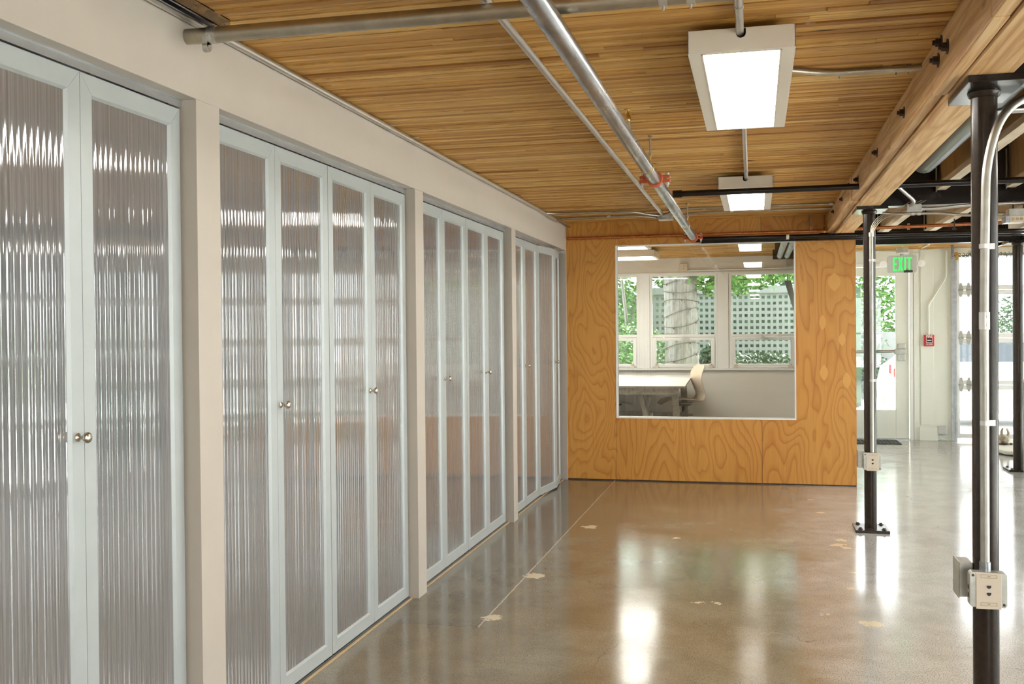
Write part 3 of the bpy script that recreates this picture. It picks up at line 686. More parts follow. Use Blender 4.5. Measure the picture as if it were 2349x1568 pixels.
b = MB(); b.lathe([(0, .009), (.01, .012), (.02, .008), (.035, .005), (.05, .004)], (-.565, 4.65, 2.405), (0, 0, 1), 14); b.lathe([(.05, .020), (.053, .020)], (-.565, 4.65, 2.405), (0, 0, 1), 12)
b.tube([(-.575, 4.65, 2.415), (-.578, 4.65, 2.44), (-.567, 4.65, 2.455)], .0018, 6); b.tube([(-.555, 4.65, 2.415), (-.552, 4.65, 2.44), (-.563, 4.65, 2.455)], .0018, 6); b.build('sprinkler', M['brass'], t)

t = thing('branch_pipe', 'long black pipe crossing in front of the second ceiling light', 'pipe', (.5, 6.81, 2.33))
b = MB(); b.tube([(-.530, 6.81, 2.348), (3.85, 6.81, 2.352)], .0195, 18); b.build('pipe', M['black'], t)
b = MB(); b.tube([(-.535, 6.81, 2.348), (-.475, 6.81, 2.348)], .0245, 18); b.build('elbow', M['black'], t)
t = thing('drain_pipe', 'black plastic pipe along the top of the plywood wall', 'pipe', (.5, 9.62, 2.28))
b = MB(); b.tube([(-.53, 9.60, 2.288), (2.9, 9.60, 2.275)], .0215, 18); b.build('pipe', M['black'], t)
b = MB(); b.tube([(-.545, 9.60, 2.288), (-.50, 9.60, 2.288)], .031, 18); b.build('socket', M['black'], t)
b = MB(); b.tube([(.56, 9.60, 2.284), (.64, 9.60, 2.284)], .027, 18); b.build('socket', M['black'], t)
b = MB(); b.tube([(.27, 9.60, 2.2855), (.295, 9.60, 2.2855)], .0235, 18); b.build('label_band', M['plate'], t)
b = MB(); b.tube([(-.50, 9.665, 2.262), (2.9, 9.665, 2.250)], .010, 12)
one(b, 'black_tube', M['black'], 'thin black tube just below the black plastic pipe', 'pipe')
t = thing('copper_pipe', 'copper water pipe crossing the top of the plywood wall', 'pipe', (.2, 9.67, 2.33))
b = MB(); b.tube([(-1.782, 9.675, 2.336), (.64, 9.675, 2.336), (.9, 9.66, 2.345), (2.9, 9.64, 2.368)], .0145, 14); b.build('pipe', M['copper'], t)
for x in (.49, 1.33): b = MB(); b.tube([(x-.012, 9.67, 2.338), (x+.012, 9.67, 2.338)], .015, 14); b.box(x-.01, x+.01, 9.66, 9.68, 2.345, 2.38); b.build('pipe_clamp', M['copper'], t)
b = MB(); b.tube([(.49, 9.68, 2.36), (.49, 9.68, HC)], .005, 8); one(b, 'hanger_rod', M['emt2'], 'short steel rod holding the copper pipe near the beam', 'hanger')
b = MB(); b.lathe([(0, .008), (.012, .012), (.02, .010), (.026, .003)], (.60, 9.60, 2.31), (0, 0, 1), 10); b.tube([(.60+.016*math.cos(a), 9.60, 2.35+.028*math.sin(a)) for a in [-PI/2+.2+k*(2*PI-.4)/20 for k in range(21)]], .0022, 6)
b.lathe([(0, .016), (.002, .016)], (.60, 9.60, 2.378), (0, 0, 1), 12)
b.build('sprinkler', M['brass'], bpy.data.objects['drain_pipe'])

# EMT runs
t = thing('conduit', 'straight silver conduit on the ceiling left of the big pipe', 'conduit', (-.80, 6, 2.46))
b = MB(); b.tube([(-.798, -1.5, 2.465), (-.80, 9.02, 2.465), (-.80, 9.12, 2.462)], .0140, 16); b.build('pipe', M['emt'], t)
for y in (5.78, 6.95): b = MB(); b.tube([(-.80, y-.012, 2.465), (-.80, y+.012, 2.465)], .0163, 16); b.box(-.785, -.75, y-.008, y+.008, 2.476, 2.481); b.build('pipe_strap', M['emt'], t)
b = MB(); b.tube([(-.80, 8.7, 2.465), (-.80, 8.76, 2.465)], .0163, 16); b.build('coupling', M['emt'], t)
t = thing('conduit', 'silver conduit along the top corner of the left wall', 'conduit', (-1.775, 6, 2.46))
b = MB(); b.tube(arc([(-1.773, -1.5, 2.466), (-1.773, 8.55, 2.466), (-1.770, 8.80, 2.452), (-1.770, 9.15, 2.452)], .08, 5), .0142, 14); b.build('pipe', M['emt'], t)
for y in (4.78, 5.12, 7.55): b = MB(); b.tube([(-1.773, y-.010, 2.466), (-1.773, y+.010, 2.466)], .0160, 14); b.box(-1.762, -1.735, y-.007, y+.007, 2.476, 2.481); b.build('pipe_strap', M['emt'], t)
b = MB(); b.tube(arc([(-1.76, 9.05, 2.455), (-1.745, 9.15, 2.462), (-1.755, 9.69, 2.452)], .04, 4), .0115, 12)
one(b, 'conduit', M['emt2'], 'short brown conduit entering the plywood wall at the left corner', 'conduit')
t = thing('conduit', 'upper of two conduits along the ceiling before plywood wall', 'conduit', (0, 8.8, 2.46))
b = MB(); b.tube(arc([(-1.765, 8.62, 2.467), (-1.70, 8.70, 2.467), (-1.02, 8.74, 2.467), (-.90, 8.92, 2.452), (-.80, 9.00, 2.452), (-.62, 8.66, 2.467), (.636, 8.70, 2.467)], .12, 5), .0105, 12); b.build('pipe', M['emt2'], t)
for x in (-.42, -.05, .60): b = MB(); b.tube([(x-.012, 8.68, 2.467), (x+.012, 8.68, 2.467)], .0135, 12); b.build('coupling', M['emt'], t)
t = thing('conduit', 'lower of two conduits before plywood wall, broken by grey box', 'conduit', (0, 9.1, 2.46))
b = MB(); b.tube(arc([(-1.72, 9.10, 2.467), (-1.05, 9.05, 2.467), (-.86, 9.16, 2.452)], .12, 5), .0105, 12); b.tube(arc([(-.71, 9.16, 2.452), (-.52, 8.98, 2.467), (.636, 9.02, 2.467)], .12, 5), .0105, 12); b.build('pipe', M['emt2'], t)
for x in (-1.28, -.20): b = MB(); b.tube([(x-.015, 9.04 if x < -1 else 8.99, 2.467), (x+.015, 9.04 if x < -1 else 8.99, 2.474)], .0135, 12); b.build('pipe_strap', M['emt'], t)
t = thing('junction_box', 'grey steel junction box on the ceiling before plywood wall', 'junction box', (-.785, 9.16, 2.41))
MB().box(-.845, -.725, 9.12, 9.24, 2.435, 2.488).build('box_body', M['box'], t, bevel=.003); MB().box(-.849, -.721, 9.116, 9.244, 2.430, 2.435).build('cover', M['emt'], t)
t = thing('conduit', 'tan painted conduit on the ceiling right of nearest light', 'conduit', (.4, 4.28, 2.46))
b = MB(); b.tube(arc([(.05, 4.10, 2.470), (.17, 4.20, 2.472), (.30, 4.28, 2.474), (.645, 4.28, 2.474)], .08, 5), .0130, 14); b.build('pipe', M['emt2'], t)
for x in (.33, .545, .59): b = MB(); b.tube([(x-.011, 4.28, 2.474), (x+.011, 4.28, 2.474)], .0155, 14); b.lathe([(0, .003), (.01, .003)], (x, 4.28, 2.461), (0, 0, -1), 6); b.build('coupling', M['emt2'], t)
t = thing('conduit', 'silver conduit joining the two ceiling lights end to end', 'conduit', (-.06, 5.9, 2.46))
b = MB(); b.tube([(-.052, 4.80, 2.468), (-.060, 6.80, 2.468), (-.060, 6.93, 2.445)], .0125, 14); b.build('pipe', M['emt'], t)
b = MB(); b.tube([(-.060, 6.72, 2.468), (-.060, 6.76, 2.468)], .015, 14); b.build('coupling', M['emt'], t)
t = thing('conduit', 'silver conduit entering the near end of the nearest light', 'conduit', (-.05, 2, 2.46))
b = MB(); b.tube([(-.048, -1.5, 2.470), (-.048, 3.42, 2.470), (-.048, 3.54, 2.440)], .0135, 14); b.build('pipe', M['emt'], t)
b = MB(); b.tube([(-.048, 3.28, 2.470), (-.048, 3.31, 2.470)], .0160, 14); b.build('coupling', M['emt'], t)
# big cross conduit, strut and clamp
t = thing('conduit', 'thick grey conduit crossing the ceiling at the top left', 'conduit', (-.6, 3, 2.39))
b = MB(); b.tube([(-1.80, 2.965, 2.413), (-.654, 3.0, 2.422), (.64, 3.03, 2.43)], .0250, 22); b.build('pipe', M['emt2'], t)
for x in (-.26, -.18): b = MB(); b.tube([(x-.012, 3.008, 2.424), (x+.012, 3.008, 2.424)], .029, 22); b.lathe([(0, .004), (.012, .004)], (x, 3.008, 2.397), (0, 0, -1), 8); b.build('coupling', M['emt'], t)
t = thing('strut_channel', 'galvanised slotted channel holding the thick conduit by the wall', 'bracket', (-1.70, 2.6, 2.44))
b = MB(); b.box(-1.732, -1.729, 1.6, 3.06, 2.446, 2.488); b.box(-1.692, -1.689, 1.6, 3.06, 2.446, 2.488); b.box(-1.732, -1.689, 1.6, 3.06, 2.485, 2.488); b.box(-1.732, -1.722, 1.6, 3.06, 2.446, 2.449); b.box(-1.699, -1.689, 1.6, 3.06, 2.446, 2.449)
b.build('channel', M['galv'], t)
b = MB(); pr = [(.0275*math.cos(a), .0275*math.sin(a)) for a in [k*2*PI/24 for k in range(25)]]
b.tube([(-1.712, 2.967, 2.413), (-1.686, 2.968, 2.413)], .0285, 24); b.box(-1.703, -1.695, 2.930, 2.945, 2.36, 2.405)
b.build('pipe_clamp', M['emt'], t)
b = MB(); b.prism([(2.925+.016*math.cos(a), 2.362+.016*math.sin(a)) for a in [k*2*PI/16 for k in range(16)]], 0, -1.706, -1.690); b.box(-1.706, -1.690, 2.912, 2.940, 2.362, 2.395); b.lathe([(0, .008), (.008, .007)], (-1.690, 2.925, 2.362), (1, 0, 0), 6); b.build('clamp_ear', M['emt'], t)

# right-hand cluster under steel beam
t = thing('junction_box', 'grey junction box under the steel beam right of plated column', 'junction box', (1.066, 7.52, 2.24))
MB().box(1.02, 1.115, 7.48, 7.58, 2.255, 2.303).build('box_body', M['box'], t, bevel=.002); MB().box(1.015, 1.12, 7.476, 7.584, 2.250, 2.255).build('cover', M['emt'], t)
t = thing('conduit', 'silver conduit elbowing down into the box under the beam', 'conduit', (1.0, 7.4, 2.3))
b = MB(); b.tube(arc([(.90, 7.30, 2.440), (1.066, 7.44, 2.315), (1.035, 7.50, 2.285)], .03, 5), .0125, 14); b.build('pipe', M['emt'], t)
t = thing('conduit', 'upper grey conduit wandering right under the steel beam', 'conduit', (1.9, 7.5, 2.27))
b = MB(); b.tube(arc([(1.115, 7.52, 2.272), (1.22, 7.52, 2.268), (1.38, 7.50, 2.285), (3.8, 7.50, 2.285)], .08, 5), .0115, 12); b.build('pipe', M['emt'], t)
t = thing('conduit', 'lower grey conduit wandering right under the steel beam', 'conduit', (1.2, 7.5, 2.22))
b = MB(); b.tube(arc([(.87, 7.55, 2.255), (.93, 7.5, 2.238), (1.23, 7.5, 2.238), (1.36, 7.5, 2.216), (1.65, 7.5, 2.214)], .08, 5), .0105, 12); b.build('pipe', M['emt2'], t)
for x in (1.06, 1.10): b = MB(); b.tube([(x-.010, 7.5, 2.238), (x+.010, 7.5, 2.238)], .0135, 12); b.build('coupling', M['emt'], t)
t = thing('junction_box', 'junction box with round knockouts right of the nearest column', 'junction box', (1.70, 7.5, 2.15))
MB().box(1.665, 1.79, 7.46, 7.56, 2.195, 2.245).build('box_body', M['box'], t, bevel=.002)
MB().box(1.64, 1.665, 7.44, 7.56, 2.150, 2.195).build('connector', M['galv'], t)
b = MB(); b.box(1.665, 1.757, 7.44, 7.56, 2.150, 2.195); p = b.build('cover', M['plate'], t, bevel=.002)
for x in (1.685, 1.711, 1.737): k = MB(); k.lathe([(0, .010), (.0015, .010)], (x, 7.44, 2.173), (0, -1, 0), 16); k.build('knockout', M['tan'], p)
b = MB(); b.tube([(1.70, 7.5, 2.245), (1.70, 7.5, 2.303)], .005, 8); b.tube([(1.765, 7.5, 2.245), (1.765, 7.5, 2.303)], .005, 8); b.build('hanger_rod', M['bolt'], t)
b = MB(); b.tube([(1.70, 9.60, 2.28), (1.70, 9.60, 2.44)], .005, 8); b.box(1.685, 1.715, 9.59, 9.61, 2.29, 2.32); b.box(1.69, 1.73, 9.59, 9.61, 2.44, 2.455)
one(b, 'hanger_rod', M['bolt'], 'threaded rod holding the black plastic pipe between the columns', 'hanger')
t = thing('junction_box', 'grey junction box on the ceiling above the green sign', 'junction box', (1.62, 12.3, 2.28))
MB().box(1.565, 1.68, 12.24, 12.36, 2.30, 2.36).build('box_body', M['box'], t, bevel=.002); MB().box(1.56, 1.685, 12.235, 12.365, 2.288, 2.30).build('cover', M['winfr'], t)
b = MB(); b.tube([(1.62, 12.3, 2.36), (1.62, 12.3, 2.45)], .007, 8); b.build('hanger_rod', M['emt'], t)
b = MB(); b.tube([(.89, 12.3, 2.325), (1.57, 12.3, 2.325)], .0115, 10)
one(b, 'conduit', M['emt'], 'silver conduit into the junction box above the green sign', 'conduit')
b = MB(); b.tube(arc([(1.87, 11.9, 2.43), (1.85, 11.9, 2.36), (1.77, 11.9, 2.32)], .02, 4), .0115, 10)
one(b, 'conduit', M['emt'], 'short bright bent conduit above the green sign', 'conduit')

# ------------------------------------------------------------------ exit sign
sx, sy, sz = 1.618, 12.30, 2.07
t = thing('exit_sign', 'white emergency sign with green EXIT letters and two lamps', 'sign', (sx, sy, sz))
w2, h2, rr = .158, .198, .03; P_ = []
for (cx_, cz_, a0) in ((sx+w2-rr, sz+rr, -PI/2), (sx+w2-rr, sz+h2-rr, 0), (sx-w2+rr, sz+h2-rr, PI/2), (sx-w2+rr, sz+rr, PI)):
    for k in range(6): P_.append((cx_+rr*math.cos(a0+k*PI/10), cz_+rr*math.sin(a0+k*PI/10)))
b = MB(); b.prism(P_, 1, sy-.03, sy+.03); b.build('housing', M['signw'], t, bevel=.004)
b = MB(); b.tube([(sx, sy, sz+h2-.01), (sx, sy, 2.288)], .02, 12); b.build('canopy', M['signw'], t)
yA, yB = sy-.0345, sy-.029; lz0, lz1 = sz+.022, sz+.178; H_ = lz1-lz0; sw = .017
def L_(polys, nm='letter'):
    b = MB()
    for p in polys: b.prism(p, 1, yA, yB)
    b.build(nm, M['green'], t)
R_ = lambda a, c, z0, z1: [(a, z0), (c, z0), (c, z1), (a, z1)]
x = sx-.100
L_([R_(x, x+sw, lz0, lz1), R_(x+sw, x+.045, lz0, lz0+.018), R_(x+sw, x+.040, lz0+H_*.44, lz0+H_*.44+.018), R_(x+sw, x+.045, lz1-.018, lz1)], 'letter_e')
x = sx-.045
L_([[(x, lz0), (x+.019, lz0), (x+.052, lz1), (x+.033, lz1)], [(x+.033, lz0), (x+.052, lz0), (x+.019, lz1), (x, lz1)]], 'letter_x')
x = sx+.020; L_([R_(x, x+sw, lz0, lz1)], 'letter_i')
x = sx+.050; L_([R_(x+.018, x+.018+sw, lz0, lz1-.018), R_(x, x+.053, lz1-.018, lz1)], 'letter_t')
b = MB(); b.box(sx+.015, sx+.11, sy-.05, sy-.03, sz+.002, sz+.028); b.build('test_bracket', M['blk'], t)
for s_ in (-1, 1):
    b = MB(); b.tube([(sx+s_*w2, sy, sz+.10), (sx+s_*(w2+.03), sy-.01, sz+.105)], .014, 10)
    b.lathe([(0, .02), (.02, .036), (.045, .042), (.05, .040), (.055, .002)], (sx+s_*(w2+.046), sy+.02, sz+.112), (0, -1, -.15), 16); b.build('lamp_head', M['winfr'], t)

# ------------------------------------------------------------------ fire alarm, entrance items
t = thing('fire_alarm', 'red fire alarm pull station on the white entrance wall', 'fire alarm', (2.14, Y3-.02, 1.2))
MB().box(2.078, 2.200, Y3-.05, Y3-.012, 1.205, 1.350).build('housing', M['red'], t, bevel=.004)
MB().box(2.105, 2.175, Y3-.056, Y3-.05, 1.255, 1.308).build('pull_handle', M['blk'], t, bevel=.003)
b = MB(); b.box(2.103, 2.177, Y3-.057, Y3-.05, 1.246, 1.254); b.box(2.103, 2.107, Y3-.057, Y3-.05, 1.246, 1.31); b.box(2.173, 2.177, Y3-.057, Y3-.05, 1.246, 1.31); b.box(2.115, 2.165, Y3-.058, Y3-.056, 1.275, 1.288); b.build('handle_trim', M['winfr'], t)
def text(s_, x, y, z, size, mat, parent, name):
    cu = bpy.data.curves.new(name, 'FONT'); cu.body = s_; cu.size = size; cu.align_x = 'CENTER'; cu.extrude = .0008; cu.offset = size*.012
    o = bpy.data.objects.new(name, cu); COL.objects.link(o); dg = bpy.context.evaluated_depsgraph_get()
    me = bpy.data.meshes.new_from_object(o.evaluated_get(dg)); bpy.data.objects.remove(o)
    me.materials.append(mat); ob = bpy.data.objects.new(name, me); COL.objects.link(ob); ob.parent = parent
    ob.location = Vector((x, y, z))-parent.location; ob.rotation_euler = (PI/2, 0, 0); return ob
text('FIRE', 2.140, Y3-.0515, 1.315, .044, M['winfr'], t, 'lettering')
text('ALARM', 2.140, Y3-.0515, 1.221, .024, M['winfr'], t, 'lettering')
b = MB(); b.tube(arc([(2.35, Y3-.02, 2.42), (2.35, Y3-.02, 2.08), (2.135, Y3-.03, 1.73), (2.135, Y3-.03, 1.35)], .05, 5), .011, 12)
one(b, 'conduit', M['patchw'], 'white painted conduit bending down to the red fire alarm', 'conduit')
t = thing('junction_box', 'pale grey box low on the wall by the glass door', 'outlet box', (2.29, Y3-.03, .08))
MB().box(2.238, 2.345, Y3-.06, Y3, .082, .19).build('box_body', M['signw'], t, bevel=.012); b = MB(); b.tube(arc([(2.26, Y3-.03, .085), (2.265, Y3-.05, .03), (2.36, Y3-.06, .006)], .03, 5), .006, 8); b.build('cable', M['patchw'], t)
b = MB(); b.box(1.05, 1.74, 13.30, 13.78, 0, .008)
t = thing('floor_mat', 'dark ribbed floor mat before the glazed entrance door', 'mat', (1.4, 13.5, 0)); b.build('mat_base', M['mat'], t, bevel=.003)
b = MB()
for k in range(14): b.box(1.09+.045*k, 1.105+.045*k, 13.33, 13.75, .008, .011)
b.build('ribs', M['blk'], t)

# dog-bed cushion and plush toy
cs = MB(); P_ = [(2.64, 12.62), (2.70, 12.34), (2.82, 12.26), (3.5, 12.24), (3.6, 12.4), (3.6, 13.6), (3.5, 13.7), (2.92, 13.7), (2.82, 13.6)]
t = thing('floor_cushion', 'flat pale cushion on the floor at the right edge', 'cushion', (3.1, 13.0, 0))
cs.prism(P_, 2, .012, .055); cs.build('pad', M['cushion'], t, bevel=.012)
b = MB(); b.prism([(a*.985+.04, c_*.998+.03) for a, c_ in P_], 2, .0, .014); b.build('base_board', M['duct'], t)
t = thing('plush_toy', 'small tan plush toy lying on its back on the cushion', 'toy', (2.83, 13.0, .055))
b = MB(); b.ell((2.835, 13.0, .115), (.062, .07, .058)); b.ell((2.775, 12.98, .085), (.034, .035, .03)); b.build('body', M['plush'], t)
for (p0, p1, p2) in (((2.815, 13.0, .15), (2.812, 13.0, .205), (2.826, 13.0, .25)), ((2.868, 13.0, .14), (2.888, 13.0, .19), (2.868, 13.0, .245))):
    b = MB(); b.tube([p0, p1, p2], [.020, .016, .010], 10); b.build('leg', M['plush'], t)
b = MB(); b.tube([(2.775, 12.97, .085), (2.745, 12.96, .09), (2.735, 12.96, .07)], [.016, .012, .008], 8); b.build('ear', M['bolt'], t)
b = MB(); b.ell((2.83, 12.93, .07), (.055, .02, .012)); b.ell((2.905, 12.96, .068), (.022, .02, .012)); b.build('paw', M['bolt'], t)

# slivers behind the farthest column
one(MB().box(2.455, 2.90, 10.40, 10.42, 1.26, 1.60), 'notice_board', M['mint'], 'pale green board at the right edge beside farthest column', 'board')
t = thing('teal_board', 'teal board standing on the floor at the right edge', 'board', (2.7, 10.5, 0)); MB().box(2.466, 2.9, 10.49, 10.52, .0, .92).build('panel', M['teal'], t, bevel=.003)
one(MB().lathe([(0, .05), (.004, .055), (.02, .055), (.03, .04)], (2.505, 10.46, .93), (0, 0, 1), 20), 'wooden_bowl', M['copper'], 'small orange brown round item on top of the teal board', 'bowl')

# ------------------------------------------------------------------ back room: table, chairs, services
TZ = .80
t = thing('work_table', 'long pale topped work table seen through the interior window', 'table', (-1.4, 13.2, 0))
sk = -.031
def trap(x0, x1, z0, z1, ya, yb):
    d = (yb-ya)*sk; return [(x0, ya, z0), (x1, ya, z0), (x1+d, yb, z0), (x0+d, yb, z0), (x0, ya, z1), (x1, ya, z1), (x1+d, yb, z1), (x0+d, yb, z1)]
BF = [(0, 3, 2, 1), (4, 5, 6, 7), (0, 1, 5, 4), (1, 2, 6, 5), (2, 3, 7, 6), (3, 0, 4, 7)]
for (a, e) in ((-1.368, -.80), (-1.94, -1.372), (-2.5, -1.944)): MB().add(trap(a, e, TZ-.006, TZ, 11.75, 14.69), BF).build('tabletop', M['ttop'], t)
MB().add(trap(-2.5, -.802, TZ-.028, TZ-.0065, 11.75, 14.69), BF).build('top_board', M['grey'], t)
MB().add(trap(-2.5, -.875, TZ-.10, TZ-.028, 11.76, 11.80), BF).build('apron', M['grey'], t)
MB().add(trap(-2.5, -.99, TZ-.10, TZ-.028, 14.5, 14.54), BF).build('apron', M['grey'], t)
def leg(x0, x1, x2, x3, z, y, w_=.05, nm='leg'):
    MB().add([(x0, y, z), (x1, y, z), (x1, y+w_, z), (x0, y+w_, z), (x2, y, .0), (x3, y, .0), (x3, y+w_, .0), (x2, y+w_, .0)], BF).build(nm, M['grey'], t)
leg(-.966, -.892, -.90, -.83, TZ-.028, 11.802, .06); leg(-1.02, -.938, -.98, -.90, TZ-.03, 14.0, .07)
leg(-2.42, -2.34, -2.46, -2.38, TZ-.028, 11.802, .06); leg(-2.5, -2.42, -2.55, -2.47, TZ-.03, 14.0, .07)
def bar(p0, p1, w_, nm):
    p0, p1 = Vector(p0), Vector(p1)
    MB().add([p0+Vector((-w_, 0, 0)), p0+Vector((w_, 0, 0)), p0+Vector((w_, .05, 0)), p0+Vector((-w_, .05, 0)), p1+Vector((-w_, 0, 0)), p1+Vector((w_, 0, 0)), p1+Vector((w_, .05, 0)), p1+Vector((-w_, .05, 0))], BF).build(nm, M['grey'], t)
bar((-1.325, 11.83, .72), (-1.262, 11.83, .45), .027, 'brace'); bar((-1.222, 11.90, .72), (-1.272, 11.90, .45), .027, 'brace')
MB().box(-1.30, -1.22, 11.80, 12.30, .36, .45).build('brace_block', M['joistflange'], t)
MB().box(-2.5, -.86, 13.18, 13.22, .27, .385).build('stretcher', M['grey'], t)
b = MB(); b.box(-.895, -.86, 13.14, 13.26, .24, .42); b.box(-.86, -.80, 13.18, 13.22, .335, .365); b.build('tenon', M['grey'], t)

def shell(prof, y0, y1, th=.010):
    pts = [Vector((p[0], 0, p[1])) for p in prof]; ws = [p[2] for p in prof]; vs = []; ym = (y0+y1)/2; hw = (y1-y0)/2; NS = 8
    n_ = len(pts)
    for sgn in (0, 1):
        for i, p in enumerate(pts):
            a = pts[max(0, i-1)]; c_ = pts[min(n_-1, i+1)]; tt = (c_-a).normalized(); nn = Vector((-tt.z, 0, tt.x))
            for k in range(NS+1):
                s_ = k/NS*2-1; cup = .018*s_*s_
                vs.append((p.x+nn.x*(cup+sgn*th), ym+s_*hw*ws[i], p.z+nn.z*(cup+sgn*th)))
    fs = []; Q = n_*(NS+1)
    for i in range(n_-1):
        for k in range(NS):
            a = i*(NS+1)+k; fs.append((a, a+1, a+NS+2, a+NS+1)); fs.append((Q+a, Q+a+NS+1, Q+a+NS+2, Q+a+1))
    for i in range(n_-1):
        for k in (0, NS):
            a = i*(NS+1)+k; fs.append((a, a+NS+1, Q+a+NS+1, Q+a))
    for i in (0, n_-1):
        for k in range(NS):
            a = i*(NS+1)+k; fs.append((a, a+1, Q+a+1, Q+a))
    b = MB(); b.add(vs, fs); b.sm = True; return b
def chair(name_label, ox, oy, flip):
    t = thing('desk_chair', name_label, 'chair', (ox, oy, 0), 'moulded wood desk chairs at the work table')
    s_ = -1 if flip else 1; X = lambda x: ox+s_*x
    prof = [(-.32, .455, .55), (-.25, .495, .9), (-.16, .515, 1), (-.02, .515, 1), (.10, .50, 1), (.19, .492, .95), (.235, .515, .9), (.262, .57, .85), (.255, .62, .82), (.225, .70, .85), (.195, .79, .95), (.205, .87, 1), (.24, .935, .9), (.262, .965, .6)]
    q = [(X(a), z, w_) for a, z, w_ in prof]
    shell(q, oy-.21, oy+.21).build('seat_shell', M['chairw'], t)
    b = MB(); b.lathe([(0, .02), (.012, .09), (.035, .125), (.05, .13), (.06, .03)], (X(0), oy, .43), (0, 0, 1), 20); b.build('seat_mechanism', M['duct'] if flip else M['box'], t)
    b = MB(); b.tube([(X(0), oy, .10), (X(0), oy, .28)], .030, 14); b.tube([(X(0), oy, .28), (X(0), oy, .44)], .020, 14); b.build('gas_lift', M['blk'], t)
    for k in range(5):
        a = k*2*PI/5+.3; ex, ey = X(0)+.27*math.cos(a), oy+.27*math.sin(a)
        b = MB(); b.tube([(X(0), oy, .11), (ex, ey, .075)], [.022, .014], 8); g_ = b.build('base_arm', M['box'], t)
        b = MB(); b.lathe([(-.02, .022), (0, .027), (.02, .022)], (ex, ey, .028), (math.sin(a), -math.cos(a), 0), 12); b.tube([(ex, ey, .04), (ex, ey, .08)], .008, 6); b.build('caster', M['blk'], g_)
    return t
ch = chair('moulded wood desk chair at the right end of the table', -.945, 13.60, False); ch.rotation_euler = (0, 0, .42)
chair('moulded wood desk chair cut off by window left edge', -1.86, 13.40, True)
t = thing('wall_outlet_box', 'small white outlet box above the far middle window', 'outlet box', (-1.02, Y2, 2.29))
MB().box(-1.077, -.965, Y2-.05, Y2, 2.292, 2.403).build('box_body', M['plate'], t, bevel=.008)
for z in (2.33, 2.365): k = MB(); k.lathe([(0, .014), (.002, .014)], (-1.02, Y2-.05, z), (0, -1, 0), 14); k.build('socket', M['box'], t)
b = MB(); b.tube([(-.965, Y2-.02, 2.302), (.8, Y2-.02, 2.312)], .011, 10)
one(b, 'conduit', M['winfr'], 'white conduit along the far wall above the windows', 'conduit')
for (x0, lab) in ((.29, 'left of two silver pipes near the back room ceiling'), (.375, 'right of two silver pipes near the back room ceiling')):
    b = MB(); b.tube([(x0, 9.9, 2.345), (x0-.008, 12.86, 2.338)], .034, 18); one(b, 'metal_pipe', M['galv'], lab, 'pipe')
b = MB(); b.box(.20, .52, 12.88, 12.92, 2.30, 2.42); b.box(.22, .5, 12.5, 12.53, 2.385, 2.49)
one(b, 'pipe_bracket', M['bolt'], 'dark bracket at the far end of the two silver pipes', 'bracket')
one(MB().box(.41, .62, 14.4, 14.7, 2.29, 2.40), 'duct_box', M['box'], 'grey metal box near the ceiling by the right far window', 'box', bevel=.004)

# ------------------------------------------------------------------ outdoors
def ground(name, x0, x1, y0, y1, z, mat): return struct(MB().box(x0, x1, y0, y1, z-.05, z).build(name, mat))
ground('ground_asphalt', -30, 40, 15.1, 60, -.12, M['asph']); ground('ground_side', 4.0, 40, -30, 15.1, -.12, M['stucco']); ground('ground_behind', -30, 4.0, -30, -4.6, -.12, M['asph'])
struct(MB().box(-10, 1.9, 15.3, 19.6, -.12, -.06).build('ground_bed', M['grass'])); struct(MB().box(1.9, 30, 24, 31, -.12, -.03).build('ground_verge', M['grass']))
def leaves(c, r, n, size, seed=0, dome=False):
    rnd = random.Random(seed); vs = []; fs = []
    for i in range(n):
        while True:
            p = Vector((rnd.uniform(-1, 1), rnd.uniform(-1, 1), rnd.uniform(0 if dome else -1, 1)))
            if .25 < p.length < 1: break
        q = Vector((c[0]+p.x*r[0], c[1]+p.y*r[1], c[2]+p.z*r[2])); a = Vector((rnd.gauss(0, 1), rnd.gauss(0, 1), rnd.gauss(0, .6))).normalized(); e = a.cross(Vector((rnd.gauss(0, 1), rnd.gauss(0, 1), rnd.gauss(0, 1)))).normalized()
        L = size*rnd.uniform(.6, 1.3); k = len(vs); vs += [q-a*L, q-e*L*.4, q+a*L, q+e*L*.4]; fs.append((k, k+1, k+2, k+3))
    b = MB(); b.add(vs, fs); return b
def shrub(label, c, r, n, mat, size=.05, seed=1):
    t = thing('garden_shrub', label, 'shrub', (c[0], c[1], -.1))
    leaves(c, r, n, size, seed).build('foliage', M[mat], t)
    b = MB(); 
    for k in range(5): b.tube([(c[0]+.04*k-.1, c[1], -.1), (c[0]+(k-2)*r[0]*.25, c[1], c[2]*.6), (c[0]+(k-2)*r[0]*.4, c[1], c[2])], [.02, .014, .006], 6)
    b.build('stems', M['bark'], t); return t
t = thing('tree', 'thick pale barked tree trunk outside the far middle window', 'tree', (-1.21, 17, -.1))
b = MB(); pts = []; rs = []
for k in range(40):
    z = -.1+k*.11; pts.append((-1.215+.01*math.sin(z*2), 17.0+.01*math.cos(z*3), z)); rs.append(.27+.05*math.exp(-(z+.1)*2.2)+.006*math.sin(z*9))
b.tube(pts, rs, 40); o_ = b.build('trunk', M['bark'], t)
dm = o_.modifiers.new('d', 'SUBSURF'); dm.levels = 1; dm.render_levels = 2
tx = bpy.data.textures.new('barktex', 'CLOUDS'); tx.noise_scale = .06
dd = o_.modifiers.new('r', 'DISPLACE'); dd.texture = tx; dd.strength = .035; dd.mid_level = .5
leaves((-.55, 17.3, 2.75), (1.6, .9, .75), 5200, .075, 5).build('foliage', M['leaf'], t)
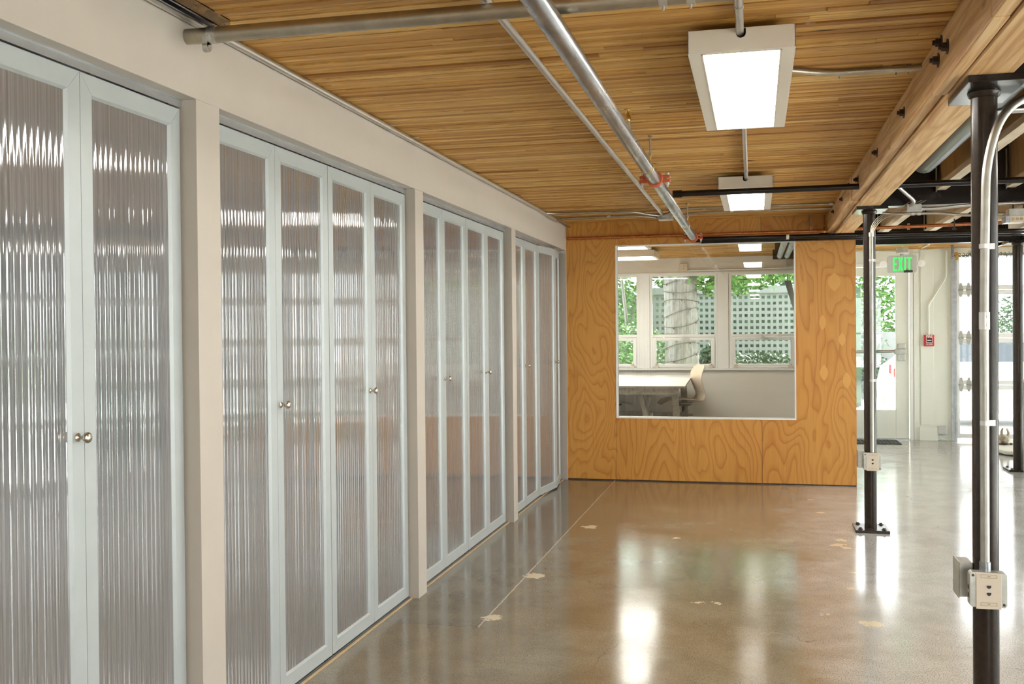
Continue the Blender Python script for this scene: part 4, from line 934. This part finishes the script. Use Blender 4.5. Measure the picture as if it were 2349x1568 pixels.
for (p0, p1, p2) in (((-1.0, 17.1, 2.6), (-.4, 17.2, 2.9), (.5, 17.3, 3.0)), ((-1.35, 17, 2.8), (-1.8, 17, 3.1), (-2.4, 17.2, 3.2))):
    b = MB(); b.tube([p0, p1, p2], [.05, .035, .015], 8); b.build('branch', M['bark'], t)
pts = []
for k in range(260):
    a = k/260*2*PI*12; z = .3+k/260*2.2; R = .27+.05*math.exp(-(z+.1)*2.2)+.022; pts.append((-1.215+R*math.cos(a), 17+R*math.sin(a), z+.05*math.sin(a*1.3)))
b = MB(); b.tube(pts, .006, 5)
for k in range(0, 260, 5): p = pts[k]; b.ell((p[0], p[1], p[2]-.015), (.012, .012, .016), 6, 4)
one(b, 'string_lights', M['bolt'], 'string of small lights wound round the tree trunk', 'string lights')
t = thing('breeze_block_wall', 'pierced concrete block wall outside behind the tree', 'wall', (0, 20, -.12)); b = MB()
px_, pz_ = .106, .116; X0, X1 = -3.0, 1.75
k = 0
while X0+k*px_ < X1: b.box(X0+k*px_-.024, X0+k*px_+.024, 19.95, 20.05, -.12, 2.13); k += 1
k = 0
while .02+k*pz_ < 2.14: b.box(X0, X1, 19.955, 20.045, .02+k*pz_-.03, .02+k*pz_+.03); k += 1
b.build('pierced_blocks', M['block'], t); MB().box(X0-.05, X1+.05, 19.9, 20.1, 2.13, 2.26).build('coping', M['block'], t)
shrub('big dark evergreen hedge behind the pierced wall', (-.6, 21.6, 1.2), (3.2, .8, 1.5), 5200, 'leafd', .09, 11)
MB().box(-3.3, 2.0, 21.0, 22.0, -.1, 2.25).build('hedge_core', M['leafd'], bpy.data.objects['garden_shrub'])
shrub('leafy hedge outside left of the tree trunk', (-2.15, 17.6, .75), (.85, .5, .85), 4200, 'leaf', .045, 12)
shrub('tall loose tree foliage outside the left far window', (-2.9, 19.2, 2.3), (1.0, .5, 1.1), 2600, 'leaf', .07, 13)
shrub('low green plant outside right of the tree trunk', (-.72, 17.9, .75), (.26, .3, .45), 900, 'leafd', .07, 14)
shrub('low flowering shrub outside the right far window', (.0, 17.6, .72), (.85, .35, .36), 1800, 'leafd', .05, 15)
for (pp, lab) in (([(-2.35, 18, -.1), (-2.2, 18, 1.2), (-2.35, 18, 2.6)], 'slender leaning trunk outside the left far window'), ([(-.25, 18.6, -.1), (-.35, 18.6, .6), (-.55, 18.6, 1.6), (-.85, 18.6, 2.6)], 'slender mossy branch leaning right of the big trunk')):
    b = MB(); b.tube(pp, [.045, .04, .033, .025][-len(pp):], 8); one(b, 'sapling', M['bark'], lab, 'tree')
t = thing('reflection_strip', 'dark reflection shape slanting at the right far window', 'reflection_shape', (.5, 15.4, 1.6)); b = MB()  # dark window reflection built as a solid strip on an added hanger
b.add([(.40, 15.4, 2.15), (.50, 15.4, 2.15), (.60, 15.4, 1.62), (.56, 15.4, 1.62), (.40, 15.43, 2.15), (.50, 15.43, 2.15), (.60, 15.43, 1.62), (.56, 15.43, 1.62)], BF); b.build('strip_body', M['blk'], t)
b = MB(); b.tube([(.45, 15.42, 2.13), (.45, 15.42, 2.63)], .01, 6); b.build('hanger', M['blk'], t)
struct(MB().box(-3, .95, 15.07, 15.6, 2.62, 2.66).build('trim_4', M['winfr']))
# car outside
t = thing('parked_car', 'white parked car outside the glazed entrance doors', 'car', (4.2, 18.0, -.12))
side = [(2.05, .20), (2.03, .48), (2.10, .78), (2.22, .86), (2.62, 1.22), (3.1, 1.34), (4.2, 1.34), (5.05, .92), (6.0, .80), (6.2, .55), (6.2, .18), (5.7, .10), (2.5, .10)]
b = MB(); n_ = len(side)
for (y, ins) in ((17.1, 0), (17.05, 0)): pass
vs = []
for (y, f_) in ((17.12, .88), (17.05, 1.0), (18.75, 1.0), (18.68, .88)):
    for (x, z) in side:
        zz = z; xx = 4.15+(x-4.15)*(1-(1-f_)*.3); yy = y
        if z > .9: yy = 17.9+(y-17.9)*.80
        vs.append((xx, yy, zz))
fs = [tuple(range(n_-1, -1, -1)), tuple(range(3*n_, 4*n_))]
for s_ in range(3):
    for i in range(n_): fs.append((s_*n_+i, s_*n_+(i+1) % n_, (s_+1)*n_+(i+1) % n_, (s_+1)*n_+i))
b.add(vs, fs); b.sm = True; b.build('car_body', M['car'], t)
for (x0, x1) in ((2.72, 3.35), (3.42, 4.25), (4.3, 4.8)):
    z1_ = 1.26 if x1 < 4.5 else 1.12
    b = MB(); b.add([(x0, 17.045, .90), (x1, 17.045, .90), (x1-.05, 17.20, z1_), (x0+.05, 17.20, z1_), (x0, 17.07, .90), (x1, 17.07, .90), (x1-.05, 17.24, z1_), (x0+.05, 17.24, z1_)], [(0, 1, 2, 3), (4, 7, 6, 5), (0, 4, 5, 1), (1, 5, 6, 2), (2, 6, 7, 3), (3, 7, 4, 0)]); b.build('side_window', M['dkglass'], t)
for x in (2.60, 5.35):
    b = MB(); b.lathe([(0, .28), (.03, .30), (.18, .30), (.2, .28)], (x, 17.03, .20), (0, 1, 0), 24); wh = b.build('wheel', M['tyre'], t); b = MB(); b.lathe([(0, .20), (.02, .19)], (x, 17.01, .20), (0, 1, 0), 20); b.build('hubcap', M['box'], wh)
MB().box(2.05, 2.075, 17.02, 17.12, .72, .86).build('tail_lamp', M['tail'], t, bevel=.008); MB().box(2.12, 2.20, 17.03, 17.10, .66, .80).build('tail_lamp', M['tail'], t, bevel=.01)
# greenery and wall beyond the entrance door
shrub('bright green bushes beyond the entrance door glass', (2.2, 25.2, 1.9), (1.7, .6, 1.5), 3600, 'leaf', .09, 21)
one(MB().box(1.95, 3.4, 23.6, 23.8, -.1, 1.35), 'garden_wall', M['block'], 'low grey wall beyond the entrance door', 'wall')
shrub('dark ivy below the wall beyond the entrance door', (2.3, 23.1, .42), (.9, .3, .42), 1600, 'leafd', .05, 22)
# pale building beyond the sectional door
t = thing('pale_building', 'pale building with a gable roof beyond the sectional glass door', 'building', (5.5, 27, -.1))
MB().box(4.3, 9, 26, 31, -.1, 3.0).build('wall', M['stucco'], t); b = MB(); b.prism([(4.0, 3.0), (9.3, 3.0), (6.6, 4.4)], 1, 25.8, 31.2); b.build('roof', M['signw'], t)
MB().box(5.45, 5.9, 25.96, 26.0, .9, 2.6).build('window', M['box'], t)
b = MB(); b.box(4.85, 5.05, 21.9, 22.1, -.1, 3.1); p_ = thing('block_pier', 'pale pierced pier outside the sectional glass door', 'pier', (4.95, 22, -.1)); b.build('pier', M['stucco'], p_)
for k in range(14): MB().box(4.915, 4.985, 21.88, 21.90, .3+k*.2, .40+k*.2).build('opening', M['box'], p_)
shrub('pale shrubs outside the sectional glass door', (4.7, 21.5, 1.3), (.28, .3, .8), 700, 'leafd', .05, 23)
# planting seen only in reflections, along the right side
for k in range(5): shrub('hedge outside the right glazed wall, %s' % ['nearest', 'second nearest', 'middle one', 'second farthest', 'farthest'][k], (16, 1+k*5.5, .5), (1.0, 2.6, 1.3), 1500, 'leaf', .14, 40+k)
